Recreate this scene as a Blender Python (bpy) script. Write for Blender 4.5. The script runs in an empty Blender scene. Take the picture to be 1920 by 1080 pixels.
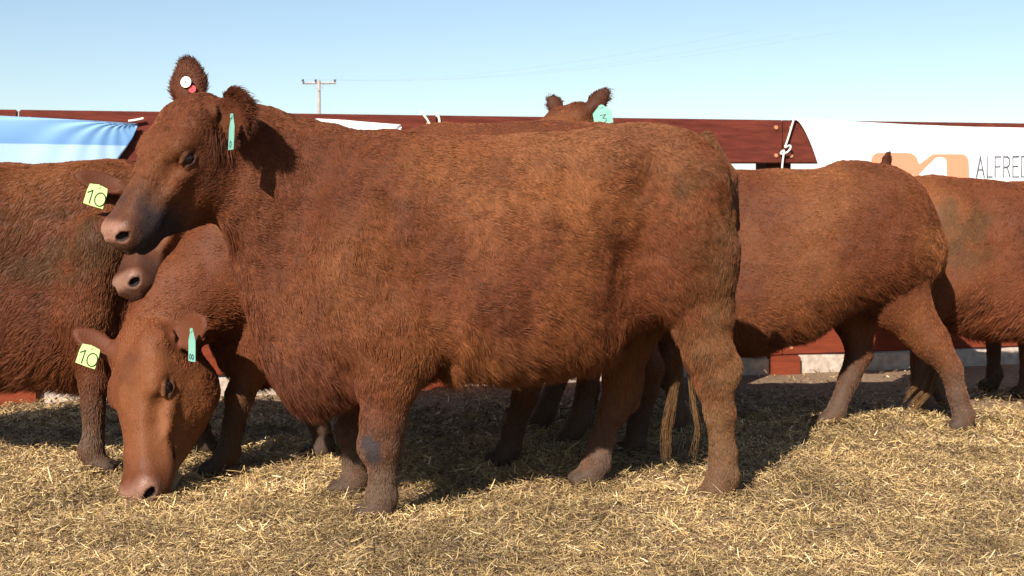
import bpy, math, time
import numpy as np
from mathutils import Vector, Matrix

T0 = time.time()
# ------------------------------------------------------------------ camera, sky, sun, exposure
sc = bpy.context.scene
FPX, HOR, CAMZ = 2400.0, 420.0, 0.96          # focal length in photo pixels, horizon row, eye height
cam_data = bpy.data.cameras.new('camera')
cam_data.lens = 45.0; cam_data.sensor_width = 36.0
cam_data.shift_y = -(540 - HOR) / 1920.0
cam_data.clip_end = 5000; cam_data.clip_start = 0.05
cam_data.dof.use_dof = True; cam_data.dof.focus_distance = 4.25; cam_data.dof.aperture_fstop = 9.0
cam = bpy.data.objects.new('camera', cam_data)
cam.location = (0, 0, CAMZ); cam.rotation_euler = (math.radians(90), 0, 0)
sc.collection.objects.link(cam); sc.camera = cam

SUNV = Vector((0.37, 0.85, -0.62)).normalized()   # the way the light travels
world = bpy.data.worlds.new('World'); sc.world = world; world.use_nodes = True
nt = world.node_tree; nt.nodes.clear()
wo = nt.nodes.new('ShaderNodeOutputWorld'); wb = nt.nodes.new('ShaderNodeBackground')
sky = nt.nodes.new('ShaderNodeTexSky'); sky.sky_type = 'NISHITA'; sky.sun_disc = False
sky.sun_elevation = math.asin(-SUNV.z); sky.sun_rotation = math.atan2(-SUNV.x, -SUNV.y)
sky.altitude = 100; sky.air_density = 1.0; sky.dust_density = 0.45; sky.ozone_density = 1.0
wb.inputs['Strength'].default_value = 0.074
nt.links.new(sky.outputs[0], wb.inputs[0]); nt.links.new(wb.outputs[0], wo.inputs[0])
sd = bpy.data.lights.new('sun', 'SUN'); sd.energy = 5.0; sd.angle = math.radians(0.5); sd.color = (1.0, 0.915, 0.80)
sun = bpy.data.objects.new('sun', sd); sun.rotation_euler = SUNV.to_track_quat('-Z', 'Y').to_euler()
sun.location = (-4, -8, 8); sc.collection.objects.link(sun)
sc.view_settings.view_transform = 'Standard'; sc.view_settings.look = 'None'
sc.view_settings.exposure = 0.9; sc.view_settings.gamma = 1.0

# ------------------------------------------------------------------ helpers
rng = np.random.default_rng(7)
col = sc.collection
def W(px, py, d):
    """a photo pixel at depth d -> a world point (used to take measurements off the photo)"""
    return np.array([(px - 960) / FPX * d, d, CAMZ + (HOR - py) / FPX * d])

def link(o, parent=None):
    col.objects.link(o)
    if parent is not None: o.parent = parent
    return o
def tag(o, label=None, cat=None, group=None, kind=None):
    if label: o['label'] = label
    if cat: o['category'] = cat
    if group: o['group'] = group
    if kind: o['kind'] = kind
    return o
def empty(name, loc, rz=0, **k):
    o = bpy.data.objects.new(name, None); o.empty_display_size = 0.1
    o.location = loc; o.rotation_euler = (0, 0, rz); link(o); tag(o, **k); return o

def mesh_np(name, V, quads=None, tris=None, mat=None, parent=None, smooth=True):
    me = bpy.data.meshes.new(name)
    V = np.asarray(V, np.float32)
    nq = 0 if quads is None else len(quads); ntr = 0 if tris is None else len(tris)
    me.vertices.add(len(V)); me.vertices.foreach_set('co', V.ravel())
    li = []; ls = []; c = 0
    if nq: li.append(np.asarray(quads, np.int32).ravel()); ls.append(np.arange(nq, dtype=np.int32) * 4); c = nq * 4
    if ntr: li.append(np.asarray(tris, np.int32).ravel()); ls.append(c + np.arange(ntr, dtype=np.int32) * 3)
    li = np.concatenate(li); ls = np.concatenate(ls)
    me.loops.add(len(li)); me.loops.foreach_set('vertex_index', li)
    me.polygons.add(nq + ntr); me.polygons.foreach_set('loop_start', ls)
    if smooth: me.polygons.foreach_set('use_smooth', np.ones(nq + ntr, bool))
    me.update(calc_edges=True); me.validate()
    if mat: me.materials.append(mat)
    o = bpy.data.objects.new(name, me); link(o, parent); return o

# value noise in numpy
_lat = rng.random((32, 32, 32)).astype(np.float32)
def vnoise(P, s, off=0.0):
    p = P * s + off + 100.0
    i = np.floor(p).astype(np.int64); f = (p - i).astype(np.float32); f = f * f * (3 - 2 * f)
    i0 = i % 32; i1 = (i + 1) % 32
    x0, y0, z0 = i0[:, 0], i0[:, 1], i0[:, 2]; x1, y1, z1 = i1[:, 0], i1[:, 1], i1[:, 2]
    fx, fy, fz = f[:, 0], f[:, 1], f[:, 2]
    a = _lat[x0, y0, z0] * (1 - fx) + _lat[x1, y0, z0] * fx
    b = _lat[x0, y1, z0] * (1 - fx) + _lat[x1, y1, z0] * fx
    c = _lat[x0, y0, z1] * (1 - fx) + _lat[x1, y0, z1] * fx
    d = _lat[x0, y1, z1] * (1 - fx) + _lat[x1, y1, z1] * fx
    return (a * (1 - fy) + b * fy) * (1 - fz) + (c * (1 - fy) + d * fy) * fz
def fbm(P, s, off=0.0, n=3):
    r = 0; a = 0.5; t = 0
    for k in range(n):
        r = r + a * vnoise(P, s * 2 ** k, off + 17.3 * k); t += a; a *= 0.5
    return r / t

# ------------------------------------------------------------------ implicit surface modelling
def unit(v): v = np.asarray(v, float); return v / np.linalg.norm(v)

class Prim:
    pass
def capsule(a, b, ra, rb, k=0.05, flat=None, f=1.0, neg=False, flow=None, hair=0.02, part='torso'):
    p = Prim(); a = np.asarray(a, float); b = np.asarray(b, float); n = None if flat is None else unit(flat)
    def sdf(P):
        ba = b - a; L = max(float(ba @ ba), 1e-9)
        t = np.clip(((P - a) @ ba) / L, 0, 1)[..., None]
        q = P - a - t * ba
        if n is not None: q = q + (f - 1) * (q @ n)[..., None] * n
        return np.sqrt((q * q).sum(-1)) - (ra + (rb - ra) * t[..., 0])
    p.sdf = sdf; p.k = k; p.neg = neg; p.flow = flow; p.hair = hair; p.part = part
    r = max(ra, rb); p.lo = np.minimum(a, b) - r; p.hi = np.maximum(a, b) + r
    return p
def ellipsoid(c, r, ax=None, k=0.04, neg=False, flow=None, hair=0.02, part='torso'):
    p = Prim(); c = np.asarray(c, float); r = np.asarray(r, float)
    M = np.eye(3) if ax is None else np.array([unit(v) for v in ax])
    def sdf(P):
        q = (P - c) @ M.T
        k0 = np.sqrt(((q / r) ** 2).sum(-1)); k1 = np.sqrt(((q / r ** 2) ** 2).sum(-1)) + 1e-6
        return k0 * (k0 - 1) / k1
    p.sdf = sdf; p.k = k; p.neg = neg; p.flow = flow; p.hair = hair; p.part = part
    e = np.sqrt(((M * r[:, None]) ** 2).sum(0)); p.lo = c - e; p.hi = c + e
    return p
def loft(st, org, ex, ey, ez, pw=2.8, egg=0.14, k=0.05, flow=None, hair=0.02, part='torso', sm=0.06):
    """st: rows (s, top, bottom, halfwidth[, egg]) along ex; ez is up"""
    p = Prim(); st = np.asarray(st, float); org = np.asarray(org, float)
    s0, s1 = st[0, 0], st[-1, 0]; n = 240
    S = np.linspace(s0, s1, n); cols = [np.interp(S, st[:, 0], st[:, j]) for j in (1, 2, 3)]
    wdt = max(1, int(sm / (s1 - s0) * n)); ker = np.hanning(wdt * 2 + 3)[1:-1]; ker /= ker.sum()
    h = len(ker) // 2
    cols = [np.convolve(np.pad(c, h, mode='reflect', reflect_type='odd'), ker, 'valid') for c in cols]
    zt, zb, w = cols; w = np.maximum(w, 0.01)
    M = np.array([unit(ex), unit(ey), unit(ez)])
    def sdf(P):
        q = (P - org) @ M.T
        x = q[..., 0]
        t = np.interp(x, S, zt); b = np.interp(x, S, zb); ww = np.interp(x, S, w)
        hh = np.maximum((t - b) / 2, 0.01); z = q[..., 2] - (t + b) / 2; y = q[..., 1]
        zn = z / hh; yn = y / (ww * (1 - egg * np.clip(zn, -1, 1)))
        kk = np.maximum((np.abs(yn) ** pw + np.abs(zn) ** pw) ** (1 / pw), 0.02)
        r = np.sqrt(y * y + z * z)
        d = np.where(kk > 0.05, r * (1 - 1 / kk), -np.minimum(hh, ww))
        de = np.maximum(s0 - x, x - s1)
        dd = np.maximum(d, de)
        out = (d > 0) & (de > 0)
        return np.where(out, np.sqrt(np.maximum(d, 0) ** 2 + np.maximum(de, 0) ** 2), dd)
    p.sdf = sdf; p.k = k; p.neg = False; p.flow = flow; p.hair = hair; p.part = part
    cs = []
    for a in (s0, s1):
        for b in (-w.max() * 1.3, w.max() * 1.3):
            for c in (zt.max(), zb.min()): cs.append(org + a * M[0] + b * M[1] + c * M[2])
    cs = np.array(cs); p.lo = cs.min(0); p.hi = cs.max(0)
    return p

def axis_grid(lo, hi, base, fine):
    """non uniform axis: fine = list of (a, b, step)"""
    x = lo; out = [lo]
    while x < hi:
        st = base
        for a, b, s in fine:
            if a <= x <= b: st = min(st, s)
        x += st; out.append(x)
    return np.array(out)

def polygonize(prims, res, fine=None):
    lo = np.min([p.lo for p in prims if not p.neg], 0) - 0.05
    hi = np.max([p.hi for p in prims if not p.neg], 0) + 0.05
    fine = fine or [[], [], []]
    ax = [axis_grid(lo[i], hi[i], res, fine[i]) for i in range(3)]
    F = np.full([len(a) for a in ax], 0.6, np.float32)
    for p in prims:
        mg = p.k + 0.06
        sl = []
        for i in range(3):
            a = max(np.searchsorted(ax[i], p.lo[i] - mg) - 1, 0); b = min(np.searchsorted(ax[i], p.hi[i] + mg) + 1, len(ax[i]))
            sl.append(slice(a, b))
        if min(s.stop - s.start for s in sl) < 1: continue
        G = np.stack(np.meshgrid(ax[0][sl[0]], ax[1][sl[1]], ax[2][sl[2]], indexing='ij'), -1)
        d = p.sdf(G); cur = F[tuple(sl)]; k = p.k
        if p.neg:
            h = np.clip(0.5 - 0.5 * (cur + d) / k, 0, 1)
            F[tuple(sl)] = cur * (1 - h) + (-d) * h + k * h * (1 - h)
        else:
            h = np.clip(0.5 + 0.5 * (cur - d) / k, 0, 1)
            F[tuple(sl)] = cur * (1 - h) + d * h - k * h * (1 - h)
    # surface nets
    ins = F < 0
    c = np.zeros(np.array(F.shape) - 1, np.int8)
    for i in (0, 1):
        for j in (0, 1):
            for k in (0, 1):
                c += ins[i:F.shape[0] - 1 + i, j:F.shape[1] - 1 + j, k:F.shape[2] - 1 + k]
    act = np.argwhere((c > 0) & (c < 8))
    idx = np.full(c.shape, -1, np.int64); idx[tuple(act.T)] = np.arange(len(act))
    acc = np.zeros((len(act), 3)); cnt = np.zeros(len(act))
    corners = [(i, j, k) for i in (0, 1) for j in (0, 1) for k in (0, 1)]
    for a in corners:
        for b in corners:
            if sum(abs(x - y) for x, y in zip(a, b)) == 1 and a < b:
                ia = act + a; ib = act + b
                fa = F[tuple(ia.T)]; fb = F[tuple(ib.T)]
                m = (fa < 0) != (fb < 0)
                t = np.where(m, fa / np.where(m, fa - fb, 1), 0)[:, None]
                pa = np.stack([ax[q][ia[:, q]] for q in range(3)], 1); pb = np.stack([ax[q][ib[:, q]] for q in range(3)], 1)
                acc += (pa + t * (pb - pa)) * m[:, None]; cnt += m
    V = acc / cnt[:, None]
    quads = []
    for d in range(3):
        e1, e2 = (d + 1) % 3, (d + 2) % 3
        n = [slice(None)] * 3; m = [slice(None)] * 3
        n[d] = slice(0, -1); m[d] = slice(1, None)
        A = ins[tuple(n)]; B = ins[tuple(m)]
        for flip, mask in ((False, A & ~B), (True, ~A & B)):
            e = np.argwhere(mask)
            e = e[(e[:, e1] > 0) & (e[:, e2] > 0) & (e[:, e1] < c.shape[e1]) & (e[:, e2] < c.shape[e2])]
            o1 = np.zeros(3, int); o1[e1] = -1; o2 = np.zeros(3, int); o2[e2] = -1
            q = [e + o1 + o2, e + o2, e, e + o1]
            q = np.stack([idx[tuple(x.T)] for x in q], 1)
            if flip: q = q[:, ::-1]
            quads.append(q)
    quads = np.concatenate(quads)
    return V, quads

def normals(V, Q):
    a, b, c, d = (V[Q[:, i]] for i in range(4))
    fn = np.cross(c - a, d - b)
    N = np.zeros_like(V)
    for i in range(4): np.add.at(N, Q[:, i], fn)
    return N / (np.linalg.norm(N, axis=1, keepdims=True) + 1e-12)

# ------------------------------------------------------------------ materials
def nodemat(name):
    m = bpy.data.materials.new(name); m.use_nodes = True
    return m, m.node_tree, m.node_tree.nodes['Principled BSDF']
def simple(name, c, rough=0.6, spec=0.3, noise=None, bump=0.0, scale=20, metal=0.0, c2=None, stretch=None, detail=4):
    m, t, b = nodemat(name)
    b.inputs['Roughness'].default_value = rough; b.inputs['Specular IOR Level'].default_value = spec
    b.inputs['Metallic'].default_value = metal
    b.inputs['Base Color'].default_value = (*c, 1)
    if c2 is not None or bump:
        tc = t.nodes.new('ShaderNodeTexCoord'); mp = t.nodes.new('ShaderNodeMapping')
        if stretch: mp.inputs['Scale'].default_value = stretch
        t.links.new(tc.outputs['Object'], mp.inputs[0])
        n = t.nodes.new('ShaderNodeTexNoise'); n.inputs['Scale'].default_value = scale; n.inputs['Detail'].default_value = detail
        t.links.new(mp.outputs[0], n.inputs['Vector'])
        if c2 is not None:
            r = t.nodes.new('ShaderNodeValToRGB'); r.color_ramp.elements[0].position = 0.35; r.color_ramp.elements[1].position = 0.65
            r.color_ramp.elements[0].color = (*c, 1); r.color_ramp.elements[1].color = (*c2, 1)
            t.links.new(n.outputs['Fac'], r.inputs[0]); t.links.new(r.outputs[0], b.inputs['Base Color'])
        if bump:
            bp = t.nodes.new('ShaderNodeBump'); bp.inputs['Strength'].default_value = bump; bp.inputs['Distance'].default_value = 0.01
            t.links.new(n.outputs['Fac'], bp.inputs['Height']); t.links.new(bp.outputs[0], b.inputs['Normal'])
    return m

def attr_mat(name, rough, spec, attr='coat_colour', bump=0.0, sheen=0.0, scale=160, stretch=(1, 1, 1)):
    m, t, b = nodemat(name)
    a = t.nodes.new('ShaderNodeAttribute'); a.attribute_name = attr
    t.links.new(a.outputs['Color'], b.inputs['Base Color'])
    b.inputs['Roughness'].default_value = rough; b.inputs['Specular IOR Level'].default_value = spec
    if sheen: b.inputs['Sheen Weight'].default_value = sheen; b.inputs['Sheen Roughness'].default_value = 0.5
    if bump:
        tc = t.nodes.new('ShaderNodeTexCoord'); n = t.nodes.new('ShaderNodeTexNoise'); n.inputs['Scale'].default_value = scale; n.inputs['Detail'].default_value = 5
        mp = t.nodes.new('ShaderNodeMapping'); mp.inputs['Scale'].default_value = stretch
        t.links.new(tc.outputs['Object'], mp.inputs[0]); t.links.new(mp.outputs[0], n.inputs['Vector'])
        bp = t.nodes.new('ShaderNodeBump'); bp.inputs['Strength'].default_value = bump; bp.inputs['Distance'].default_value = 0.004
        t.links.new(n.outputs['Fac'], bp.inputs['Height']); t.links.new(bp.outputs[0], b.inputs['Normal'])
    return m
M_SKIN = attr_mat('hide', 0.6, 0.18, bump=0.6)
_t = M_SKIN.node_tree; _a = _t.nodes.new('ShaderNodeAttribute'); _a.attribute_name = 'wetness'
_m = _t.nodes.new('ShaderNodeMapRange'); _m.inputs['To Min'].default_value = .62; _m.inputs['To Max'].default_value = .22
_t.links.new(_a.outputs['Fac'], _m.inputs['Value']); _t.links.new(_m.outputs[0], _t.nodes['Principled BSDF'].inputs['Roughness'])
M_HAIR = attr_mat('hair', 0.55, 0.13)
M_STRAW = attr_mat('straw', 0.5, 0.3, attr='straw_colour')
M_EYE = simple('eyeball', (0.010, 0.005, 0.004), 0.08, 0.35)
M_TAGY = simple('yellow_green_plastic', (0.40, 0.60, 0.20), 0.35, 0.4, bump=0.1, scale=60)
M_TAGT = simple('turquoise_plastic', (0.16, 0.38, 0.31), 0.35, 0.4, c2=(0.20, 0.43, 0.35), scale=40)
M_INK = simple('black_ink', (0.02, 0.02, 0.02), 0.5)
M_INKT = simple('faded_ink', (0.05, 0.16, 0.16), 0.5)
M_CREAM = simple('cream_plastic', (0.85, 0.80, 0.62), 0.35, 0.4)
M_RED = simple('red_plastic', (0.65, 0.03, 0.04), 0.35, 0.4)

# ------------------------------------------------------------------ cattle
FEET = []; WFEET = []; JOINTS = []
RUST = np.array([0.122, 0.0365, 0.0140]); ORANGE = np.array([0.186, 0.0655, 0.0232]); DARK = np.array([0.052, 0.0155, 0.0075])
MUD = np.array([0.088, 0.045, 0.018]); DUST = np.array([0.22, 0.14, 0.095]); BLACK = np.array([0.028, 0.022, 0.024]); PINK = np.array([0.36, 0.19, 0.135])

TORSO = [(-.88, 1.02, .72, .07), (-.84, 1.10, .56, .13), (-.76, 1.17, .40, .18), (-.64, 1.235, .35, .22), (-.5, 1.26, .36, .25), (-.36, 1.255, .38, .28),
         (-.2, 1.245, .40, .31), (0, 1.24, .40, .34), (.2, 1.24, .41, .345), (.38, 1.26, .45, .32), (.52, 1.275, .50, .29),
         (.64, 1.26, .55, .26), (.73, 1.21, .60, .22), (.80, 1.12, .64, .17), (.85, 1.0, .7, .11), (.875, .92, .78, .04)]

def head_prims(P0, P1, lat, sc_=1.0, dp=1.0, hair=0.011):
    """P0 = poll, P1 = muzzle tip, lat = towards the animal's left ear"""
    P0 = np.asarray(P0, float); P1 = np.asarray(P1, float)
    a = unit(P1 - P0); l = np.asarray(lat, float); l = unit(l - (l @ a) * a); u = np.cross(a, l)
    L = np.linalg.norm(P1 - P0); s = L / 0.53
    st = np.array([(-.045, -.02, -.10, .045), (-.02, .025, -.15, .085), (.03, .050, -.235, .112), (.09, .064, -.285, .124), (.15, .066, -.302, .128),
                   (.20, .058, -.298, .118), (.26, .040, -.275, .096), (.33, .018, -.232, .078), (.40, .006, -.185, .070),
                   (.455, -.004, -.158, .077), (.50, -.012, -.142, .074), (.53, -.040, -.122, .046)]) * s
    fl = -a
    H = lambda x, y, z: P0 + s * (x * a + y * sc_ * l + z * dp * u)
    st[:, 1:3] *= dp; st[:, 3] *= sc_
    pr = [loft(st, P0, a, l, u, pw=2.5, egg=-0.22, k=0.05, flow=fl, hair=hair, part='head', sm=0.035)]
    A3 = (a, l, u)
    for sg in (-1, 1):
        pr.append(ellipsoid(H(.150, sg * .080, -.180), np.array([.095, .040, .090]) * s, A3, 0.04, flow=fl, hair=hair, part='head'))   # cheek
        pr.append(ellipsoid(H(.172, sg * .100, .012), np.array([.050, .026, .030]) * s, A3, 0.045, flow=fl, hair=hair, part='head'))   # brow
        pr.append(ellipsoid(H(.05, sg * .070, .015), np.array([.05, .05, .04]) * s, A3, 0.05, flow=fl, hair=hair * 1.6, part='head'))
        pr.append(ellipsoid(H(.205, sg * .136, -.026), np.array([.034, .020, .024]) * s, A3, 0.02, neg=True, part='socket'))
        pr.append(ellipsoid(H(.199, sg * .109, -.023), np.array([.030, .022, .021]) * s, A3, 0.010, flow=fl, hair=0.003, part='lid'))
        pr.append(ellipsoid(H(.199, sg * .134, -.024), np.array([.023, .018, .0145]) * s, A3, 0.004, neg=True, part='socket'))
        pr.append(ellipsoid(H(.26, sg * .085, -.06), np.array([.08, .018, .016]) * s, A3, 0.04, flow=fl, hair=hair, part='head'))      # cheek bone
        pr.append(ellipsoid(H(.32, sg * .092, -.015), np.array([.07, .014, .020]) * s, A3, 0.045, neg=True, part='socket'))            # hollow of the nose side
        pr.append(ellipsoid(H(.485, sg * .040, -.045), np.array([.045, .034, .036]) * s, A3, 0.02, flow=fl, hair=0.0, part='nose'))
        pr.append(ellipsoid(H(.42, sg * .055, -.095), np.array([.075, .028, .034]) * s, A3, 0.025, flow=fl, hair=0.004, part='muzzle'))
        nd = unit(0.75 * a + sg * 0.8 * l - 0.1 * u)
        nb = unit(np.cross(nd, u)); nc = np.cross(nd, nb)
        pr.append(ellipsoid(H(.512, sg * .052, -.044), np.array([.024, .023, .014]) * s, (nd, nb, nc), 0.008, neg=True, part='nostril'))
    for sg in (-1, 1):
        for zz, xx, part_ in ((-.006, .002, 'lid'), (-.044, .0, 'lid')):
            p_ = [H(.172 + xx, sg * .122, zz * .6 - .010), H(.198 + xx, sg * .128, zz), H(.226 + xx, sg * .117, zz * .6 - .012)]
            for a_, b_ in zip(p_[:-1], p_[1:]): pr.append(capsule(a_, b_, .0065 * s, .0065 * s, .007, flow=fl, hair=0.003, part='lid'))
        pr.append(capsule(H(.19, sg * .115, -.072), H(.27, sg * .100, -.055), .006 * s, .004 * s, .02, flow=fl, hair=hair, part='head'))
    pr.append(ellipsoid(H(.495, 0, -.055), np.array([.034, .042, .036]) * s, A3, 0.02, flow=fl, hair=0.0, part='nose'))
    pr.append(ellipsoid(H(.440, 0, -.152), np.array([.062, .046, .024]) * s, A3, 0.012, flow=fl, hair=0.006, part='muzzle'))       # chin
    for sg in (-1, 1):                                                                                                   # mouth slit
        pr.append(capsule(H(.51, sg * .03, -.128), H(.35, sg * .088, -.108), 0.005 * s, 0.006 * s, 0.008, neg=True, part='mouth'))
    pr.append(ellipsoid(H(.0, 0, .0), np.array([.055, .06, .045]) * s, A3, 0.04, flow=unit(fl + u * .5), hair=hair * 3.2, part='head'))
    frame = dict(H=H, a=a, l=l, u=u, s=s)
    return pr, frame

def ear_prims(base, tip, wid, hair=0.02, w=0.055):
    """leaf-shaped, cupped ear; wid = direction across the leaf"""
    base = np.asarray(base, float); tip = np.asarray(tip, float); d = unit(tip - base); L = np.linalg.norm(tip - base)
    wd = np.asarray(wid, float); wd = unit(wd - (wd @ d) * d); n = np.cross(d, wd)
    pr = [capsule(base - d * .05, base + d * L * .3, 0.034, 0.030, 0.03, flow=d, hair=hair * .5, part='ear'),
          ellipsoid(base + d * L * .46, (L * .42, w * .95, 0.013), (d, wd, n), 0.018, flow=d, hair=hair, part='ear'),
          ellipsoid(base + d * L * .74, (L * .30, w * .60, 0.010), (d, wd, n), 0.016, flow=d, hair=hair, part='ear'),
          ellipsoid(base + d * L * .47 + n * 0.016, (L * .40, w * .68, 0.014), (d, wd, n), 0.01, neg=True, part='earcup')]
    return pr, n

def leg_prims(js, flow=(0.15, 0, -1), hair=0.016):
    """js: rows (x, y, z, r) from shoulder or hip to hoof"""
    pr = []
    for i in range(len(js) - 1):
        p, q = js[i], js[i + 1]
        k = 0.09 if i == 0 else (0.05 if i == 1 else 0.022)
        pr.append(capsule(p[:3], q[:3], p[3], q[3], k, flow=flow, hair=hair, part='leg' if i >= 2 else 'thigh',
                          flat=(0, 1, 0), f=1.25 if i < 2 else 1.0))
    h = js[-1]
    for _sy in (-.024, .024):
        pr.append(ellipsoid((h[0] - .022, h[1] + _sy, .026), (.060, .025, .034), None, 0.012, flow=(0, 0, -1), hair=0.0, part='hoof'))
        pr.append(capsule((h[0] + .040, h[1] + _sy, .085), (h[0] + .052, h[1] + _sy, .070), .015, .011, .012, flow=(0, 0, -1), hair=0.008, part='leg'))
    FEET.append((h[0], h[1]))
    return pr

def fore(x, y, zs=1.0, foot=(0, 0), knee=None):
    """x,y = elbow; foot = offset of the hoof from below the elbow"""
    fx, fy = foot; sg = np.sign(y); kx, kz = knee if knee else (x - .01 + fx * .45, .36)
    JOINTS.append(((kx - .012, y + fy * .5, kz), (.050, .046, .062)))
    return [(x - .06, y * 1.15, .88 * zs, .12), (x + .01, y * 1.12, .60 * zs, .092), (kx, y + fy * .5, kz, .054), (kx + (fx * .45), y + fy * .9, .13, .037),
            (x + fx + .0, y + fy, .095, .044), (x + fx - .025, y + fy, .035, .046)]
def hind(x, y, zs=1.0, foot=(0, 0), hock=None):
    fx, fy = foot; hx, hz = hock if hock else (x + .10 + fx * .6, .44)
    JOINTS.append(((hx + .022, y + fy * .5, hz + .035), (.034, .032, .060)))
    return [(x, y * .85, .95 * zs, .17), (x - .06, y * 1.1, .68 * zs, .125), (hx - .03, y + fy * .5, hz + .04, .062), (hx - .025, y + fy * .6, hz - .06, .048),
            (x + fx + .03, y + fy, .13, .039), (x + fx + .015, y + fy, .09, .044), (x + fx - .01, y + fy, .035, .046)]

def digits(txt, h, gap=0.25, th=0.14):
    """thin stroke lettering as polylines in a unit box"""
    G = {'1': [[(.15, .75), (.5, 1), (.5, 0)]], '0': [[(.5 + .42 * math.sin(t), .5 + .5 * math.cos(t)) for t in np.linspace(0, 2 * math.pi, 17)]],
         '3': [[(.1, 1), (.85, 1), (.4, .6), (.8, .45), (.85, .2), (.5, 0), (.1, .1)]],
         'A': [[(0, 0), (.42, 1), (.84, 0)], [(.16, .36), (.68, .36)]], 'L': [[(.05, 1), (.05, 0), (.6, 0)]],
         'F': [[(.68, 1), (.05, 1), (.05, 0)], [(.05, .52), (.6, .52)]], 'E': [[(.68, 1), (.05, 1), (.05, 0), (.68, 0)], [(.05, .52), (.6, .52)]],
         'R': [[(.05, 0), (.05, 1), (.45, 1), (.66, .9), (.70, .74), (.62, .56), (.42, .48), (.05, .48)], [(.42, .48), (.74, 0)]],
         'D': [[(.05, 0), (.05, 1), (.35, 1), (.62, .9), (.78, .65), (.8, .5), (.78, .35), (.62, .1), (.35, 0), (.05, 0)]],
         'O': [[(.5 + .45 * math.sin(t), .5 + .5 * math.cos(t)) for t in np.linspace(0, 2 * math.pi, 21)]]}
    out = []; x = 0
    for ch in txt:
        for pl in G[ch]: out.append([((x + p[0]) * h, p[1] * h) for p in pl])
        x += max(p[0] for pl in G[ch] for p in pl) + gap
    return out, (x - gap) * h
def ribbon(name, polys, width, T, mat, parent=None, thick=0.0006):
    """flat strokes; T maps (u,v,w) -> 3D"""
    V = []; Q = []
    for pl in polys:
        pl = np.array(pl)
        for a, b in zip(pl[:-1], pl[1:]):
            d = b - a; L = np.linalg.norm(d)
            if L < 1e-9: continue
            d /= L; n = np.array([-d[1], d[0]]) * width / 2; e = d * width * .45
            c = [a - e - n, b + e - n, b + e + n, a - e + n]; i = len(V)
            for w_ in (0, thick):
                for p in c: V.append(T(p[0], p[1], w_))
            Q += [(i, i + 1, i + 2, i + 3)[::-1], (i + 4, i + 5, i + 6, i + 7), (i, i + 1, i + 5, i + 4), (i + 1, i + 2, i + 6, i + 5), (i + 2, i + 3, i + 7, i + 6), (i + 3, i, i + 4, i + 7)]
    return mesh_np(name, V, quads=Q, mat=mat, parent=parent, smooth=False)
def plate(name, outline, thick, T, mat, parent=None, smooth=False):
    n = len(outline); V = [T(x, y, 0) for x, y in outline] + [T(x, y, thick) for x, y in outline]
    me = bpy.data.meshes.new(name)
    F = [tuple(range(n))[::-1], tuple(range(n, 2 * n))] + [(i, (i + 1) % n, n + (i + 1) % n, n + i) for i in range(n)]
    me.from_pydata([tuple(map(float, v)) for v in V], [], F); me.update(); me.materials.append(mat)
    o = bpy.data.objects.new(name, me); return link(o, parent)

def ear_tag(root, p, ux, uy, w, h, mat, txt, top=0.4, ink=M_INK, ls=0.6, label=None):
    """plastic tag hanging at p (top), ux = across, uy = up, in the cow's local frame"""
    ux = unit(ux); uy = unit(np.asarray(uy) - (np.asarray(uy) @ ux) * ux); n = np.cross(ux, uy); p = np.asarray(p, float)
    T = lambda x, y, z: p + ux * x + uy * y + n * z
    bend = lambda x, y, z: T(x, y, z - 0.9 * x * x)
    out = [(-w * .5, -h), (0, -h * 1.01), (w * .5, -h), (w * .5, -h * .38), (w * .5 * top, -h * .06), (w * .12, 0), (-w * .12, 0), (-w * .5 * top, -h * .06), (-w * .5, -h * .38)]
    o = plate('ear_tag', out, 0.0016, bend, mat, root)
    if label: o['label'] = label
    st, wd = digits(txt, h * ls)
    st = [[(x - wd / 2, y - h * .93) for x, y in pl] for pl in st]
    ribbon('number', st, h * .05 if ls > .4 else h * .03, lambda x, y, z: T(x, y, z + 0.0022), ink, o)
    # stud
    st = [(math.cos(t) * .008, math.sin(t) * .008 - .006) for t in np.linspace(0, 2 * math.pi, 12, endpoint=False)]
    plate('stud', st, 0.005, T, mat, o)
    return o

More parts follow.
